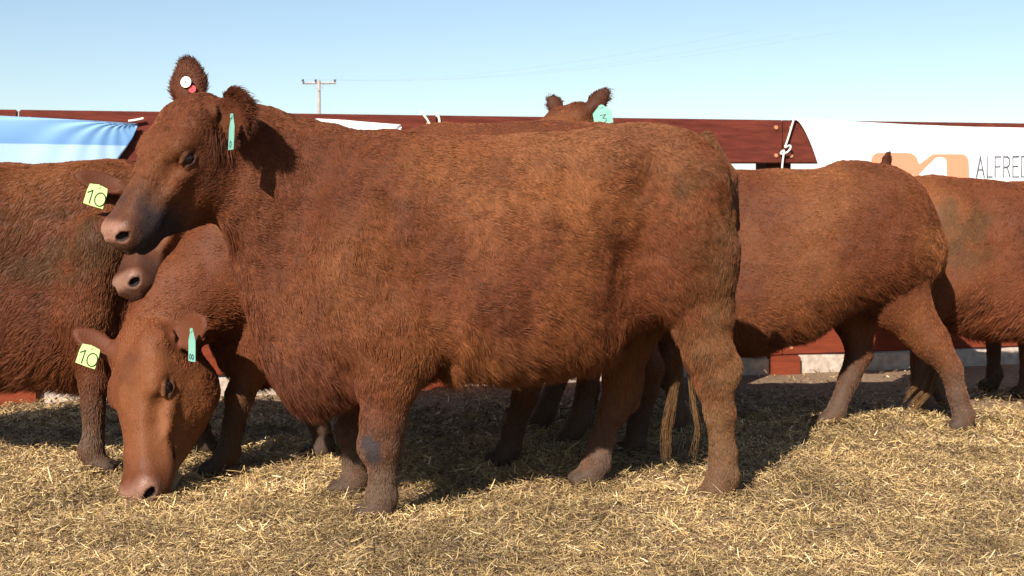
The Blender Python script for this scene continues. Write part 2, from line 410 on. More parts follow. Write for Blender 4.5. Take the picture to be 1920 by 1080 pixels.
def make_coat(name, root, V, Q, N, attr, count, rad, seed, nseg=4, hmul=1.0, wild=0.35, clump=0.35):
    r = np.random.default_rng(seed)
    flow, hair, colr = attr
    a, b, c, d = (V[Q[:, i]] for i in range(4))
    area = 0.5 * np.linalg.norm(np.cross(c - a, d - b), axis=1)
    hq = hair[Q].mean(1); area = area * (hq > 0.002) * np.clip((0.016 / np.maximum(hq, 0.003)) ** 1.2, .8, 5.0)
    q = np.searchsorted(np.cumsum(area) / area.sum(), r.random(count)); q = np.clip(q, 0, len(Q) - 1)
    u = r.random(count)[:, None]; v = r.random(count)[:, None]
    w = [(1 - u) * (1 - v), u * (1 - v), u * v, (1 - u) * v]
    def ip(X): return sum(w[i] * X[Q[q, i]] for i in range(4))
    P = ip(V); n = ip(N); n /= np.linalg.norm(n, axis=1, keepdims=True)
    f = ip(flow); L = ip(hair[:, None])[:, 0] * hmul; cc = ip(colr)
    # wavy flow
    wv = np.stack([fbm(P, 7, o_, 4) - .5 for o_ in (0., 40., 80.)], 1) * 2.6 * wild
    wv += np.stack([vnoise(P, 45, o_) - .5 for o_ in (5., 45., 85.)], 1) * 2.4 * clump
    f = f + wv + r.normal(0, .16, f.shape)
    f -= (f * n).sum(1, keepdims=True) * n; f /= (np.linalg.norm(f, axis=1, keepdims=True) + 1e-9)
    lift = 0.16 + .22 * r.random(count)[:, None] + 0.5 * np.clip(vnoise(P, 60, 9.)[:, None] - .55, 0, 1)
    L = (L * (.55 + .7 * r.random(count)))[:, None]
    pts = np.zeros((count, nseg, 3), np.float32)
    curl = np.cross(n, f) * (vnoise(P, 30, 3.)[:, None] - .5) * 1.0
    for i in range(nseg):
        t = i / (nseg - 1)
        pts[:, i] = P - n * 0.001 + L * (f * t + n * lift * (1.6 * t - .9 * t * t) + curl * t * t + np.array([0, 0, -.28]) * t * t * np.clip(L / .03, 0, 1.4))
    hc = bpy.data.hair_curves.new(name)
    hc.add_curves([nseg] * count)
    hc.attributes['position'].data.foreach_set('vector', pts.ravel())
    ra = hc.attributes.get('radius') or hc.attributes.new('radius', 'FLOAT', 'POINT')
    prof = np.interp(np.linspace(0, 1, nseg), [0, .5, 1], [1, .8, .12])
    rr = (rad * (.7 + .6 * r.random(count)) * np.clip(L[:, 0] / .014, .62, 1.1))[:, None] * prof[None]
    ra.data.foreach_set('value', rr.astype(np.float32).ravel())
    br = ((0.70 + .60 * r.random(count)) * (.84 + .32 * vnoise(P * np.array([1, 1, .6]), 70, 2.)))[:, None]
    cc = np.clip(cc * br, 0, 1)
    ca = hc.attributes.new('coat_colour', 'FLOAT_COLOR', 'CURVE')
    ca.data.foreach_set('color', np.concatenate([cc, np.ones((count, 1))], 1).astype(np.float32).ravel())
    hc.materials.append(M_HAIR)
    o = bpy.data.objects.new('coat', hc); return link(o, root)

def strands(name, root, path, n, spread, rad, colr, seed, length=None, nseg=8):
    """a hank of long hairs along a path (tail switch)"""
    r = np.random.default_rng(seed); path = np.asarray(path, float)
    t = np.linspace(0, 1, nseg); pt = np.linspace(0, 1, len(path))
    C = np.stack([np.interp(t, pt, path[:, i]) for i in range(3)], 1)
    off = r.normal(0, 1, (n, 1, 3)) * spread; ln = (.45 + .6 * r.random(n))[:, None, None]; st = r.random(n)[:, None, None] * .35
    tt = st + (1 - st) * t[None, :, None] * ln
    tt = np.clip(tt, 0, 1)[..., 0]
    X = np.stack([np.interp(tt, pt, path[:, i]) for i in range(3)], -1)
    wob = np.sin(t[None, :, None] * 6 + r.random((n, 1, 3)) * 6) * .006
    grp = r.integers(0, 5, n); gof = r.normal(0, 1, (5, 1, 3)) * spread * 1.4
    X = X + (off * .6 + gof[grp]) * np.interp(tt, [0, .3, .8, 1], [.25, .8, 1, .8])[..., None] + wob * tt[..., None]
    hc = bpy.data.hair_curves.new(name); hc.add_curves([nseg] * n)
    hc.attributes['position'].data.foreach_set('vector', X.astype(np.float32).ravel())
    ra = hc.attributes.get('radius') or hc.attributes.new('radius', 'FLOAT', 'POINT')
    ra.data.foreach_set('value', np.tile(rad * np.linspace(1, .3, nseg), n).astype(np.float32))
    cc = np.clip(np.asarray(colr)[None] * (.6 + .8 * r.random((n, 1))), 0, 1)
    ca = hc.attributes.new('coat_colour', 'FLOAT_COLOR', 'CURVE')
    ca.data.foreach_set('color', np.concatenate([cc, np.ones((n, 1))], 1).astype(np.float32).ravel())
    hc.materials.append(M_HAIR)
    return link(bpy.data.objects.new(name, hc), root)

def cow(label, loc, rz, scale=1.0, torso=TORSO, legs=(), necks=(), head=None, ears=(), tail=None, extra=(), res=0.016, hairs=60000, rad=0.0011,
        seed=1, bright=1.0, paint=None, hmul=1.0, headres=0.008, hue=0.0, hairwild=.35):
    """everything is given in the cow's own frame: it looks along -x, z up; torso scaled by `scale`"""
    root = empty('heifer', (loc[0], loc[1], 0), rz, label=label, cat='cow', group='red-brown heifers in the corral')
    back = (0.8, 0, -0.6)
    ts = [(x * scale, t * scale, b * scale, w * scale * (.92 if torso is not tA else .90)) for x, t, b, w in torso]
    pr = [loft(ts, (0, 0, 0), (1, 0, 0), (0, 1, 0), (0, 0, 1), flow=back, hair=0.020, part='torso')]
    for L in legs:
        pr += leg_prims(L)
    for (a, b, ra, rb) in necks:
        pr.append(capsule(a, b, ra, rb, 0.07, flow=unit(np.array([.55, 0, -.5]) * .8 + unit(np.array(b) - np.array(a)) * (1 if b[0] > a[0] else -1) * .5), hair=0.018, part='neck', flat=(0.05, 1, 0), f=1.45))
    hf = None
    if head:
        hp, hf = head_prims(*head); pr += hp
    en = []
    for e in ears:
        ep, n_ = ear_prims(*e); pr += ep; en.append(n_)
    if tail:
        for a, b in zip(tail[:-1], tail[1:]): pr.append(capsule(a[:3], b[:3], a[3], b[3], 0.02, flow=(0, 0, -1), hair=0.014, part='tail'))
    for jc, jr in JOINTS:
        pr.append(ellipsoid((jc[0] * scale, jc[1] * scale, jc[2]), jr, None, .02, flow=(.15, 0, -1), hair=.013, part='leg'))
    JOINTS.clear()
    pr += list(extra)
    for fx_, fy_ in FEET:
        WFEET.append((loc[0] + math.cos(rz) * fx_ - math.sin(rz) * fy_, loc[1] + math.sin(rz) * fx_ + math.cos(rz) * fy_))
    FEET.clear()
    pos = [p for p in pr if not p.neg]; neg = [p for p in pr if p.neg]
    # the torso and legs first, then head (with its sockets) in order
    fine = None
    if hf and headres < res:
        c0 = hf['H'](0, 0, -.1); c1 = hf['H'](.5, 0, -.1)
        pts = [hf['H'](x, y, z) for x in (-.08, .56) for y in (-.13, .13) for z in (-.22, .06)]
        for e in ears: pts += [np.asarray(e[0]) - .02, np.asarray(e[0]) + .02, np.asarray(e[1]) - .03, np.asarray(e[1]) + .03]
        lo = np.min(pts, 0); hi = np.max(pts, 0)
        fine = [[(lo[i], hi[i], headres)] for i in range(3)]
        fine[1] = [(lo[1], hi[1], headres * 1.2)]; 
        fine = [fine[0], fine[1], fine[2]]
    V, Q = polygonize(pr, res, fine)
    N = normals(V, Q)
    _und = np.array([0, 0, 0.])
    # attributes from the primitives
    D = []; FL = []; HR = []; idx = []
    for i, p in enumerate(pos):
        m = np.all((V > p.lo - .12) & (V < p.hi + .12), axis=1)
        d = np.full(len(V), 9.0, np.float32)
        if m.any(): d[m] = p.sdf(V[m])
        D.append(np.abs(d)); FL.append(unit(p.flow if p.flow is not None else back)); HR.append(p.hair)
    D = np.array(D); w = np.exp(-(D - D.min(0)) / 0.02); w /= w.sum(0)
    flow = w.T @ np.array(FL); hair = w.T @ np.array(HR)
    parts = {}
    for nm in ('torso', 'leg', 'thigh', 'neck', 'head', 'lid', 'nose', 'muzzle', 'ear', 'hoof', 'tail'):
        ii = [i for i, p in enumerate(pos) if p.part == nm]; parts[nm] = w[ii].sum(0) if ii else np.zeros(len(V))
    soc = np.full(len(V), 9.0)
    for p in neg:
        if p.part in ('nostril', 'mouth'): soc = np.minimum(soc, p.sdf(V))
    rimd = np.full(len(V), 9.0)
    for p in neg:
        if p.part == 'socket' and p.hi[0] - p.lo[0] < .06: rimd = np.minimum(rimd, p.sdf(V))
    V = V + N * (((fbm(V, 26.0, 3.3, 3) - .5) * .007) * np.clip(parts['head'], 0, 1))[:, None]
    amp = np.clip(parts['torso'] + parts['neck'] + parts['thigh'] * .7, 0, 1)
    und = (fbm(V * np.array([1.2, 1, .7]), 5.0, seed * 3.1, 3) - .5) * .030 + (fbm(V, 16.0, seed * 5.1, 2) - .5) * .010
    V = V + N * (und * amp)[:, None]; N = normals(V, Q)
    # longer hair on brisket and belly
    hair = hair * (1 + 2.2 * np.clip((-N[:, 2] - .1) * 1.4, 0, 1) * np.clip(parts['torso'] + parts['neck'] * .6, 0, 1))
    hair = hair * np.clip(1 - parts['head'] * .0, .1, 2)
    # colours
    off = seed * 13.7
    n1 = fbm(V, 3.0, off, 3); n2 = fbm(V, 14.0, off + 5, 3); n3 = fbm(V, 40.0, off + 9, 2)
    C = RUST[None] * np.ones((len(V), 1))
    t = np.clip((n1 - .42) * 3.2, 0, 1)[:, None]; C = C * (1 - t) + ORANGE * t
    n5 = fbm(V * np.array([1.0, 1, .6]), 6.0, off + 31, 4)
    t = np.clip((.45 - n5) * 2.2, 0, .42)[:, None]; C = C * (1 - t) + DARK * t
    C = C * (.9 + .2 * n3)[:, None]
    zz = V[:, 2]
    lg = np.clip(parts['leg'] + parts['hoof'] + parts['thigh'] * .3, 0, 1)
    t = (np.clip((.42 - zz) / .30, 0, 1) * np.clip(lg * 1.2, 0, 1) * np.clip(.30 + n2, 0, 1) * 1.1).clip(0, .92)[:, None]; C = C * (1 - t) + DUST * .5 * t
    t = np.clip(parts['hoof'] * 1.5 - .3, 0, 1)[:, None]; C = C * (1 - t) + DUST * .34 * t
    t = np.clip(parts['ear'] * 1.1, 0, .85)[:, None]; C = C * (1 - t) + DARK * (1.0 if seed in (1, 7, 8) else 1.9) * t
    for (eb, et, ew, eh, ewd) in ears:
        eb = np.asarray(eb, float); ed = unit(np.asarray(et, float) - eb); eL = np.linalg.norm(np.asarray(et, float) - eb); wv_ = np.asarray(ew, float); wv_ = unit(wv_ - (wv_ @ ed) * ed)
        q_ = V - eb; al = (q_ @ ed) / eL; ac = (q_ @ wv_) / ewd; m_ = (np.abs(al - .5) < .75) & (np.abs(ac) < 1.5) & (parts['ear'] > .2)
        edge = np.clip(np.maximum(np.sqrt(ac ** 2 + (np.clip(al - .45, 0, 9) * 1.5) ** 2), 0), 0, 1.1)
        hair = np.where(m_, eh * (.25 + .95 * np.clip((edge - .45) * 2.2, 0, 1)), hair)
        flow = np.where(m_[:, None], ed + wv_ * np.clip(ac, -1, 1)[:, None] * .9, flow)
        cm = (m_ * np.clip((.85 - edge) * 3, 0, 1) * (.75 if seed != 7 else .3))[:, None]; C = C * (1 - cm) + RUST * .95 * cm
    mz = np.clip(parts['muzzle'] * 1.3, 0, 1)[:, None]
    if hf is not None:
        q = (V - hf['H'](0, 0, 0)) / hf['s']; xa = q @ hf['a']
        t = (np.clip(parts['nose'] * 1.8 - .3, 0, 1) * np.clip((xa - .462) * 28 + (n2 - .5) * 1.5, 0, 1) * np.clip(((q @ hf['u']) + .105) * 60, 0, 1))[:, None]; C = C * (1 - t) + PINK * (.75 + .5 * n3[:, None]) * t
        smt = smokiness = head_smoke.get(seed, 0.0)
        t = (np.clip((xa - .30) * 9, 0, 1) * np.clip((parts['head'] + parts['muzzle'] + parts['nose'] * .3) - t[:, 0] * 1.2, 0, 1) * smt * np.clip(n2 * 2.2, .45, 1) * np.clip(1.15 - (q @ hf['u'] + .06) * 6, .6, 1.6)).clip(0, .96)[:, None]; C = C * (1 - t) + BLACK * t
        t = np.clip(1 - rimd / .005, 0, 1)[:, None] * .85 * (parts['head'] + parts['lid'] > .3)[:, None]; C = C * (1 - t) + np.array([.030, .014, .009]) * t
        hair = np.where(rimd < .002, 0, hair)
    t = np.clip(1 - soc / .004, 0, 1)[:, None]; C = C * (1 - t) + np.array([.02, .010, .010]) * t
    if paint: C, hair = paint(V, N, C, hair, parts, n1, n2, n3)
    g = C.mean(1, keepdims=True)
    C = np.clip(C * bright, 0, 1)
    bare = (hair < .002)
    body = mesh_np('body', V, quads=Q, mat=M_SKIN, parent=root)
    cs = C * np.where(bare, 1.0, .62)[:, None]
    ca = body.data.attributes.new('coat_colour', 'FLOAT_COLOR', 'POINT')
    ca.data.foreach_set('color', np.concatenate([cs, np.ones((len(V), 1))], 1).astype(np.float32).ravel())
    wa = body.data.attributes.new('wetness', 'FLOAT', 'POINT')
    wa.data.foreach_set('value', np.clip(parts['nose'] * 1.5 - .2, 0, 1).__mul__(np.clip(soc / .006, 0, 1)).astype(np.float32))
    if hairs:
        make_coat('coat', root, V, Q, N, (flow, hair, C), hairs, rad, seed, hmul=hmul, wild=hairwild)
    # eyes
    if hf is not None:
        for sg in (-1, 1):
            c = hf['H'](.199, sg * .1125, -.024)
            me = bpy.data.meshes.new('eye'); import bmesh
            bm = bmesh.new(); bmesh.ops.create_uvsphere(bm, u_segments=20, v_segments=14, radius=0.0225 * hf['s']); bm.to_mesh(me); bm.free()
            me.polygons.foreach_set('use_smooth', [True] * len(me.polygons)); me.materials.append(M_EYE)
            e = bpy.data.objects.new('eye', me); e.location = c; link(e, root)
    return root, hf, en

head_smoke = {1: 0.9, 2: 0.12, 3: 0.6}

tA = None
def to_local(loc, rz):
    c, s = math.cos(-rz), math.sin(-rz)
    def f(p):
        x, y = p[0] - loc[0], p[1] - loc[1]
        return np.array([c * x - s * y, s * x + c * y, p[2]])
    return f

# ======== the large heifer in front
A_LOC, A_RZ = (0.0, 4.44), math.radians(11)
LA = to_local(A_LOC, A_RZ)
def cp(px, py):
    k = (px - 960) / FPX; d = A_LOC[1] / (1 - math.tan(A_RZ) * k); return LA(W(px, py, d))
rows = [(446, 236, 520, .09), (460, 218, 590, .115), (480, 214, 660, .14), (510, 222, 720, .165), (545, 236, 752, .195), (585, 242, 765, .225), (630, 245, 755, .255), (680, 243, 735, .275), (740, 240, 715, .285),
        (800, 246, 700, .31), (860, 250, 698, .35), (930, 252, 702, .38), (1000, 248, 697, .385), (1070, 244, 690, .36), (1130, 234, 668, .315), (1180, 226, 622, .275),
        (1225, 225, 575, .26), (1262, 232, 556, .26), (1298, 250, 560, .225), (1328, 278, 588, .19), (1346, 320, 570, .15), (1356, 368, 560, .11), (1361, 430, 545, .06)]
tA = []
for px, t_, b_, w_ in rows:
    a = cp(px, t_ + 5); b = cp(px, b_ - (6 if px < 1150 else 12)); tA.append((a[0], a[2], b[2], w_))
def JA(rows_, d):
    out = []
    for px, py, r in rows_:
        p = LA(W(px, py, d)); out.append((p[0], p[1], p[2], r))
    return out
nf = JA([(690, 500, .15), (738, 630, .115), (728, 715, .088), (718, 790, .068), (714, 838, .060), (718, 885, .038), (716, 928, .044), (710, 958, .052)], 4.15)
nf[0] = (nf[0][0], nf[0][1] + .10, nf[0][2], nf[0][3]); nf[1] = (nf[1][0], nf[1][1] + .04, nf[1][2], nf[1][3])
ff = JA([(700, 520, .13), (735, 640, .11), (705, 735, .07), (668, 810, .058), (664, 860, .035), (664, 900, .043), (655, 925, .050)], 4.52)
nh = JA([(1290, 390, .185), (1290, 485, .148), (1316, 590, .105), (1330, 665, .082), (1340, 712, .068), (1350, 775, .047), (1356, 850, .040), (1356, 893, .049), (1344, 925, .056)], 4.39)
nh[0] = (nh[0][0], nh[0][1] + .10, nh[0][2], nh[0][3]); nh[1] = (nh[1][0] + .01, nh[1][1] + .035, nh[1][2], nh[1][3]); nh[2] = (nh[2][0], nh[2][1] + .02, nh[2][2], nh[2][3])
fh = JA([(1230, 450, .15), (1200, 555, .125), (1168, 640, .095), (1168, 710, .070), (1152, 765, .050), (1130, 820, .038), (1120, 865, .046), (1106, 893, .054)], 4.70)
def legA(js, near):
    pr = []
    for i in range(len(js) - 1):
        p, q = js[i], js[i + 1]; k = (0.12, 0.08, 0.04, 0.03)[min(i, 3)]
        pr.append(capsule(p[:3], q[:3], p[3], q[3], k, flow=(0.12, 0, -1), hair=0.024 if p[2] > .5 else .013, part='thigh' if p[2] > .45 else 'leg', flat=(0, 1, 0), f=1.3 if p[2] > .5 else 1.05))
    h = js[-1]
    for _sy in (-.024, .024):
        pr.append(ellipsoid((h[0] - .022, h[1] + _sy, .026), (.060, .025, .034), None, 0.012, flow=(0, 0, -1), hair=0.0, part='hoof'))
        pr.append(capsule((h[0] + .040, h[1] + _sy, .085), (h[0] + .052, h[1] + _sy, .070), .015, .011, .012, flow=(0, 0, -1), hair=0.008, part='leg'))
    FEET.append((h[0], h[1]))
    return pr
extraA = legA(nf, 1) + legA(ff, 0) + legA(nh, 1) + legA(fh, 0)
def eA(px, py, d, r, k=.08, hair=.022, ax=None): 
    return ellipsoid(LA(W(px, py, d)), r, ax, k, flow=(.75, 0, -.6), hair=hair, part='torso')
extraA += [eA(655, 500, 4.16, (.13, .10, .24), .10), eA(600, 650, 4.2, (.10, .08, .10), .1), eA(1165, 300, 4.30, (.07, .05, .05), .10), eA(1260, 440, 4.40, (.16, .10, .20), .1),
           eA(1250, 520, 4.38, (.07, .05, .08), .08), eA(1330, 330, 4.40, (.05, .05, .06), .08), eA(745, 620, 4.13, (.11, .06, .10), .10)]
for px_, py_, d_, r_ in ((1374, 690, 4.39, (.030, .032, .055)), (702, 832, 4.15, (.050, .050, .055)), (654, 806, 4.52, (.045, .045, .055)), (1186, 742, 4.70, (.030, .030, .055))):
    extraA.append(ellipsoid(LA(W(px_, py_, d_)), r_, None, .025, flow=(.1, 0, -1), hair=.014, part='leg'))
def nA(px, py, d, r, k, ax=None): return ellipsoid(LA(W(px, py, d)), r, ax, k, neg=True, part='dent')
extraA += [nA(1085, 315, 4.09, (.14, .10, .07), .10), nA(1205, 520, 4.15, (.06, .12, .16), .12), nA(1215, 655, 4.25, (.07, .20, .07), .05), nA(835, 470, 3.99, (.05, .12, .26), .10),
           nA(560, 400, 4.00, (.05, .11, .22), .10), nA(930, 330, 4.00, (.10, .10, .05), .09), nA(650, 700, 4.02, (.04, .08, .07), .05), nA(824, 712, 4.20, (.035, .25, .075), .035)]
P0 = W(372, 205, 4.16); P1 = W(190, 432, 3.93)
lat = np.array([.59, -.77, -.23])
rotl = lambda v: LA(np.array([v[0] + A_LOC[0], v[1] + A_LOC[1], v[2]]))
headA = (LA(P0), LA(P1), rotl(lat))
earsA = [(LA(W(356, 206, 4.26)), LA(W(351, 113, 4.28)), rotl((1, -.15, 0)), 0.028, .066),
         (LA(W(410, 208, 4.10)), LA(W(472, 212, 3.98)), rotl((-.15, .1, 1)), 0.038, .080)]
necksA = [(LA(W(560, 350, 4.33)), LA(W(480, 305, 4.27)), .235, .170), (LA(W(480, 305, 4.27)), LA(W(412, 255, 4.20)), .170, .115),
          (LA(W(530, 440, 4.3)), LA(W(462, 375, 4.20)), .17, .115)]
tailA = [(*cp(1325, 262), .03), (*cp(1362, 330), .03), (*(cp(1374, 420) + np.array([0.0, 0.02, 0])), .024), (*(cp(1362, 540) + np.array([0, .10, 0])), .02), (*(cp(1290, 690) + np.array([0, .14, 0])), .015)]
n5_ = lambda V: fbm(V, 8.0, 77., 3)
def paintA(V, N, C, hair, parts, n1, n2, n3):
    # dung-stained rump and hind legs
    x, y, z = V.T
    m = np.clip((x - .42) / .28, 0, 1) * np.clip((n2 - .34) * 3.2, 0, 1) * .62
    m = np.maximum(m, np.clip((x - .3) / .1, 0, 1) * np.clip(1 - np.abs(z - 1.08) / .10, 0, 1) * np.clip((n2 - .42) * 4, 0, 1) * .7)
    m = np.maximum(m, np.clip((x - .60) / .1, 0, 1) * np.clip((n3 - .3) * 2.5, 0, 1) * .55)
    m = m[:, None]; C = C * (1 - m) + MUD * m
    m = (np.clip((x - .45) / .25, 0, 1) * np.clip((.9 - z) / .4, 0, 1) * np.clip(n2 * 1.4 - .1, 0, 1) * .7)[:, None]; C = C * (1 - m) + np.array([.165, .082, .034]) * m
    # dusty grey-brown back ahead of the hips
    b = (np.clip((z - 1.10) / .06, 0, 1) * np.clip((x + .15) / .15, 0, 1) * np.clip((.62 - x) / .1, 0, 1) * .5)[:, None]; C = C * (1 - b) + np.array([.17, .068, .030]) * b
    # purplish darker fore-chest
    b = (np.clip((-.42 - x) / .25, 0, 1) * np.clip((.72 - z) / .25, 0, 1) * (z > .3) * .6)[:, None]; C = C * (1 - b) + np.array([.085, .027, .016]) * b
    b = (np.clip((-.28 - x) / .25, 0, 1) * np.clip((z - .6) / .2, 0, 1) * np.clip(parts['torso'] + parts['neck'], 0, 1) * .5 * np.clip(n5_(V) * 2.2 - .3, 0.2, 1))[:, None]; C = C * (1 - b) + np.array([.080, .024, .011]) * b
    # dark bare callus on the near knee
    c = LA(W(700, 838, 4.10)); d = np.sqrt(((x - c[0]) / .030) ** 2 + ((z - c[2]) / .050) ** 2)
    b = (np.clip((1.15 - d + (n3 - .5) * 1.2) * 2.2, 0, .9) * (y < LA(W(700, 838, 4.3))[1]))[:, None]; C = C * (1 - b) + np.array([.045, .036, .040]) * b
    hair = np.where(b[:, 0] > .5, .004, hair)
    # short, fairly sleek face
    return C, hair
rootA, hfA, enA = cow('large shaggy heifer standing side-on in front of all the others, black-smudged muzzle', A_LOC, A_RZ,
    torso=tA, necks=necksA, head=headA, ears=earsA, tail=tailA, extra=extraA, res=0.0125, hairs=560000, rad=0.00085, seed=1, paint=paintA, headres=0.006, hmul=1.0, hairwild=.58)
strands('tail_switch', rootA, [cp(1300, 670) + (0, .13, 0), cp(1282, 740) + (0, .12, 0), cp(1266, 820) + (0, .11, 0), cp(1262, 880) + (0, .10, 0)], 120, .007, .0010, MUD * 1.3, 5)
strands('tail_switch', rootA, [cp(1308, 680) + (0, .12, 0), cp(1316, 750) + (0, .10, 0), cp(1322, 810) + (0, .08, 0), cp(1312, 870) + (0, .08, 0)], 28, .005, .0010, MUD * 1.3, 6)
print('A', time.time() - T0)
# ear tags of A
ear_tag(rootA, LA(W(436, 214, 3.955)), rotl((.50, -.86, .0)), (0.05, 0, 1), .050, .110, M_TAGT, '0', top=.3, ink=M_INKT, ls=.16)
def disc(root, p, n, r, mat, name):
    n = unit(n); a = unit(np.cross(n, (0, 0, 1))); b = np.cross(n, a); p = np.asarray(p)
    T = lambda x, y, z: p + a * x + b * y + n * z
    o = plate(name, [(math.cos(t) * r, math.sin(t) * r) for t in np.linspace(0, 2 * math.pi, 28, endpoint=False)], .003, T, mat, root)
    s = plate('stud', [(math.cos(t) * r * .18, math.sin(t) * r * .18) for t in np.linspace(0, 2 * math.pi, 10, endpoint=False)], .005, T, M_INKT if mat is M_CREAM else mat, o)
    return o
disc(rootA, LA(W(349, 154, 4.235)), rotl((-.2, -1, .05)), .0185, M_CREAM, 'ear_button')
disc(rootA, LA(W(361, 167, 4.240)), rotl((-.1, -1, .05)), .0125, M_RED, 'ear_button')

# ======== generic herd members
def scaled(js, s): return [(x * s, y * s, z, r * s) for x, y, z, r in js]

# B: the grazing heifer, head down at the left of the front one
B_LOC, B_RZ = (-.40, 5.06), math.radians(3); LB = to_local(B_LOC, B_RZ)
rB = lambda v: LB(np.array([v[0] + B_LOC[0], v[1] + B_LOC[1], v[2]]))
sB = .95
def paintB(V, N, C, hair, parts, n1, n2, n3):
    a_ = unit(headB[1] - headB[0]); q = V - headB[0]; l_ = unit(headB[2] - (headB[2] @ a_) * a_); u_ = np.cross(a_, l_)
    L_ = np.linalg.norm(headB[1] - headB[0]) / .53; m = np.clip((q @ a_ / L_ - .38) * 14, 0, 1) * np.clip((-.112 - q @ u_ / L_) * 60, 0, 1) * (parts['head'] + parts['muzzle'] > .3)
    m = m[:, None]; C = C * (1 - m) + np.array([.16, .135, .105]) * m
    C = C * (1 - .30 * np.clip(parts['nose'], 0, 1))[:, None]
    C = C * (1 - .45 * np.clip(parts['leg'] + parts['hoof'], 0, 1))[:, None]  # shade painted into leg and hoof colour, also offsetting the bright factor
    return C, hair
def JW(L, rows_):
    out = []
    for px, py, d, r in rows_:
        p = L(W(px, py, d)); out.append((p[0], p[1], p[2], r))
    return out
legsB = [JW(LB, [(530, 520, 4.95, .12), (500, 620, 4.9, .09), (450, 740, 4.88, .052), (438, 800, 4.88, .038), (428, 848, 4.88, .042), (412, 872, 4.88, .045)]),
         JW(LB, [(560, 520, 5.15, .12), (590, 620, 5.2, .09), (560, 740, 5.22, .052), (600, 800, 5.24, .038), (608, 838, 5.24, .042), (598, 858, 5.24, .045)]),
         JW(LB, [(1100, 430, 5.0, .17), (1060, 560, 5.0, .13), (1000, 690, 5.02, .062), (985, 740, 5.05, .048), (962, 810, 5.1, .04), (955, 840, 5.1, .044), (945, 860, 5.1, .046)]),
         JW(LB, [(1130, 430, 5.2, .17), (1150, 560, 5.2, .13), (1215, 690, 5.22, .062), (1212, 730, 5.25, .048), (1195, 800, 5.28, .04), (1190, 835, 5.28, .044), (1180, 852, 5.28, .046)])]
headB = (LB(W(272, 628, 4.66)), LB(W(238, 936, 4.37)), rB((.75, -.60, .10)), .92, .90)
necksB = [(LB(W(560, 400, 5.0)), LB(W(430, 500, 4.86)), .24, .19), (LB(W(430, 500, 4.86)), LB(W(335, 575, 4.76)), .19, .155), (LB(W(335, 575, 4.76)), LB(W(290, 640, 4.70)), .155, .12)]
earsB = [(LB(W(212, 662, 4.66)), LB(W(140, 620, 4.66)), rB((.3, -.5, -1)), .014, .050),
         (LB(W(330, 635, 4.62)), LB(W(388, 604, 4.54)), rB((-.1, .3, 1)), .018, .075)]
def mudspots(seed, c, r, amt=.9):
    def f(V, N, C, hair, parts, n1, n2, n3):
        if c is not None:
            d = np.sqrt((((V - np.array(c)) / np.array(r)) ** 2).sum(1))
            m = (np.clip((1.1 - d) * 3, 0, 1) * np.clip((n2 - .32) * 3.5, 0, 1) * amt)[:, None]; C = C * (1 - m) + MUD * .85 * m
        return C, hair
    return f
rootB, hfB, _ = cow('heifer grazing with its head down to the straw, below the chin of the large one', B_LOC, B_RZ, sB, legs=[scaled(l, 1) for l in legsB], necks=necksB, head=headB, ears=earsB,
    seed=2, hairs=170000, rad=.0009, res=.018, headres=.0065, paint=paintB, bright=1.35, hmul=.8, hairwild=.25)
ear_tag(rootB, LB(W(172, 648, 4.60)), rB((.93, -.15, -.30)), rB((.45, 0, 1)), .078, .076, M_TAGY, '10', top=.9, ls=.62)
ear_tag(rootB, LB(W(360, 616, 4.50)), rB((.62, -.78, .0)), (0.0, 0, 1), .056, .115, M_TAGT, '00', top=.3, ink=M_INKT, ls=.14)

# C: only muzzle, ear and topline show
C_LOC, C_RZ = (-.30, 5.76), math.radians(3); LC = to_local(C_LOC, C_RZ)
rC = lambda v: LC(np.array([v[0] + C_LOC[0], v[1] + C_LOC[1], v[2]]))
sC = 1.12
legsC = [scaled(fore(-.45, -.17, foot=(.17, 0)), sC), scaled(fore(-.45, .17, foot=(.12, 0)), sC), scaled(hind(.5, -.17), sC), scaled(hind(.52, .17, foot=(-.12, 0)), sC)]
headC = (LC(W(318, 345, 4.96)), LC(W(216, 528, 4.62)), rC((.72, -.62, .15)))
necksC = [((-.68 * sC, 0, .92 * sC), LC((-.98, 5.36, 1.10)), .24, .18), (LC((-.98, 5.36, 1.10)), LC(W(335, 360, 5.05)), .18, .13)]
earsC = [(LC(W(232, 355, 4.95)), LC(W(142, 328, 4.90)), rC((.2, -.45, -1)), .012, .052), (LC(W(390, 330, 4.85)), LC(W(430, 310, 4.8)), rC((0, .3, 1)), .012, .05)]
TC_ = [(x, min(t + (.022 if x >= 0 else 0), float(np.interp(x, [-.88, -.64, -.5, -.36, -.2, 0], [1.02, 1.10, 1.15, 1.185, 1.215, 1.25])) + (.022 if x >= 0 else 0)), b, w) for x, t, b, w in TORSO]
def paintC(V, N, C, hair, parts, n1, n2, n3):
    return C * (1 - .42 * np.clip(parts['nose'], 0, 1))[:, None], hair
rootC, hfC, _ = cow('heifer mostly hidden by the large one, only its pink muzzle, tagged ear and back showing', C_LOC, C_RZ, sC, torso=TC_, legs=legsC, necks=necksC, head=headC, ears=earsC,
    seed=3, hairs=110000, rad=.0011, res=.019, headres=.007, paint=paintC, bright=1.15, hmul=.8, hairwild=.25)
ear_tag(rootC, LC(W(186, 347, 4.82)), rC((.93, -.15, -.28)), rC((.30, 0, 1)), .082, .082, M_TAGY, '10', top=.9, ls=.62)

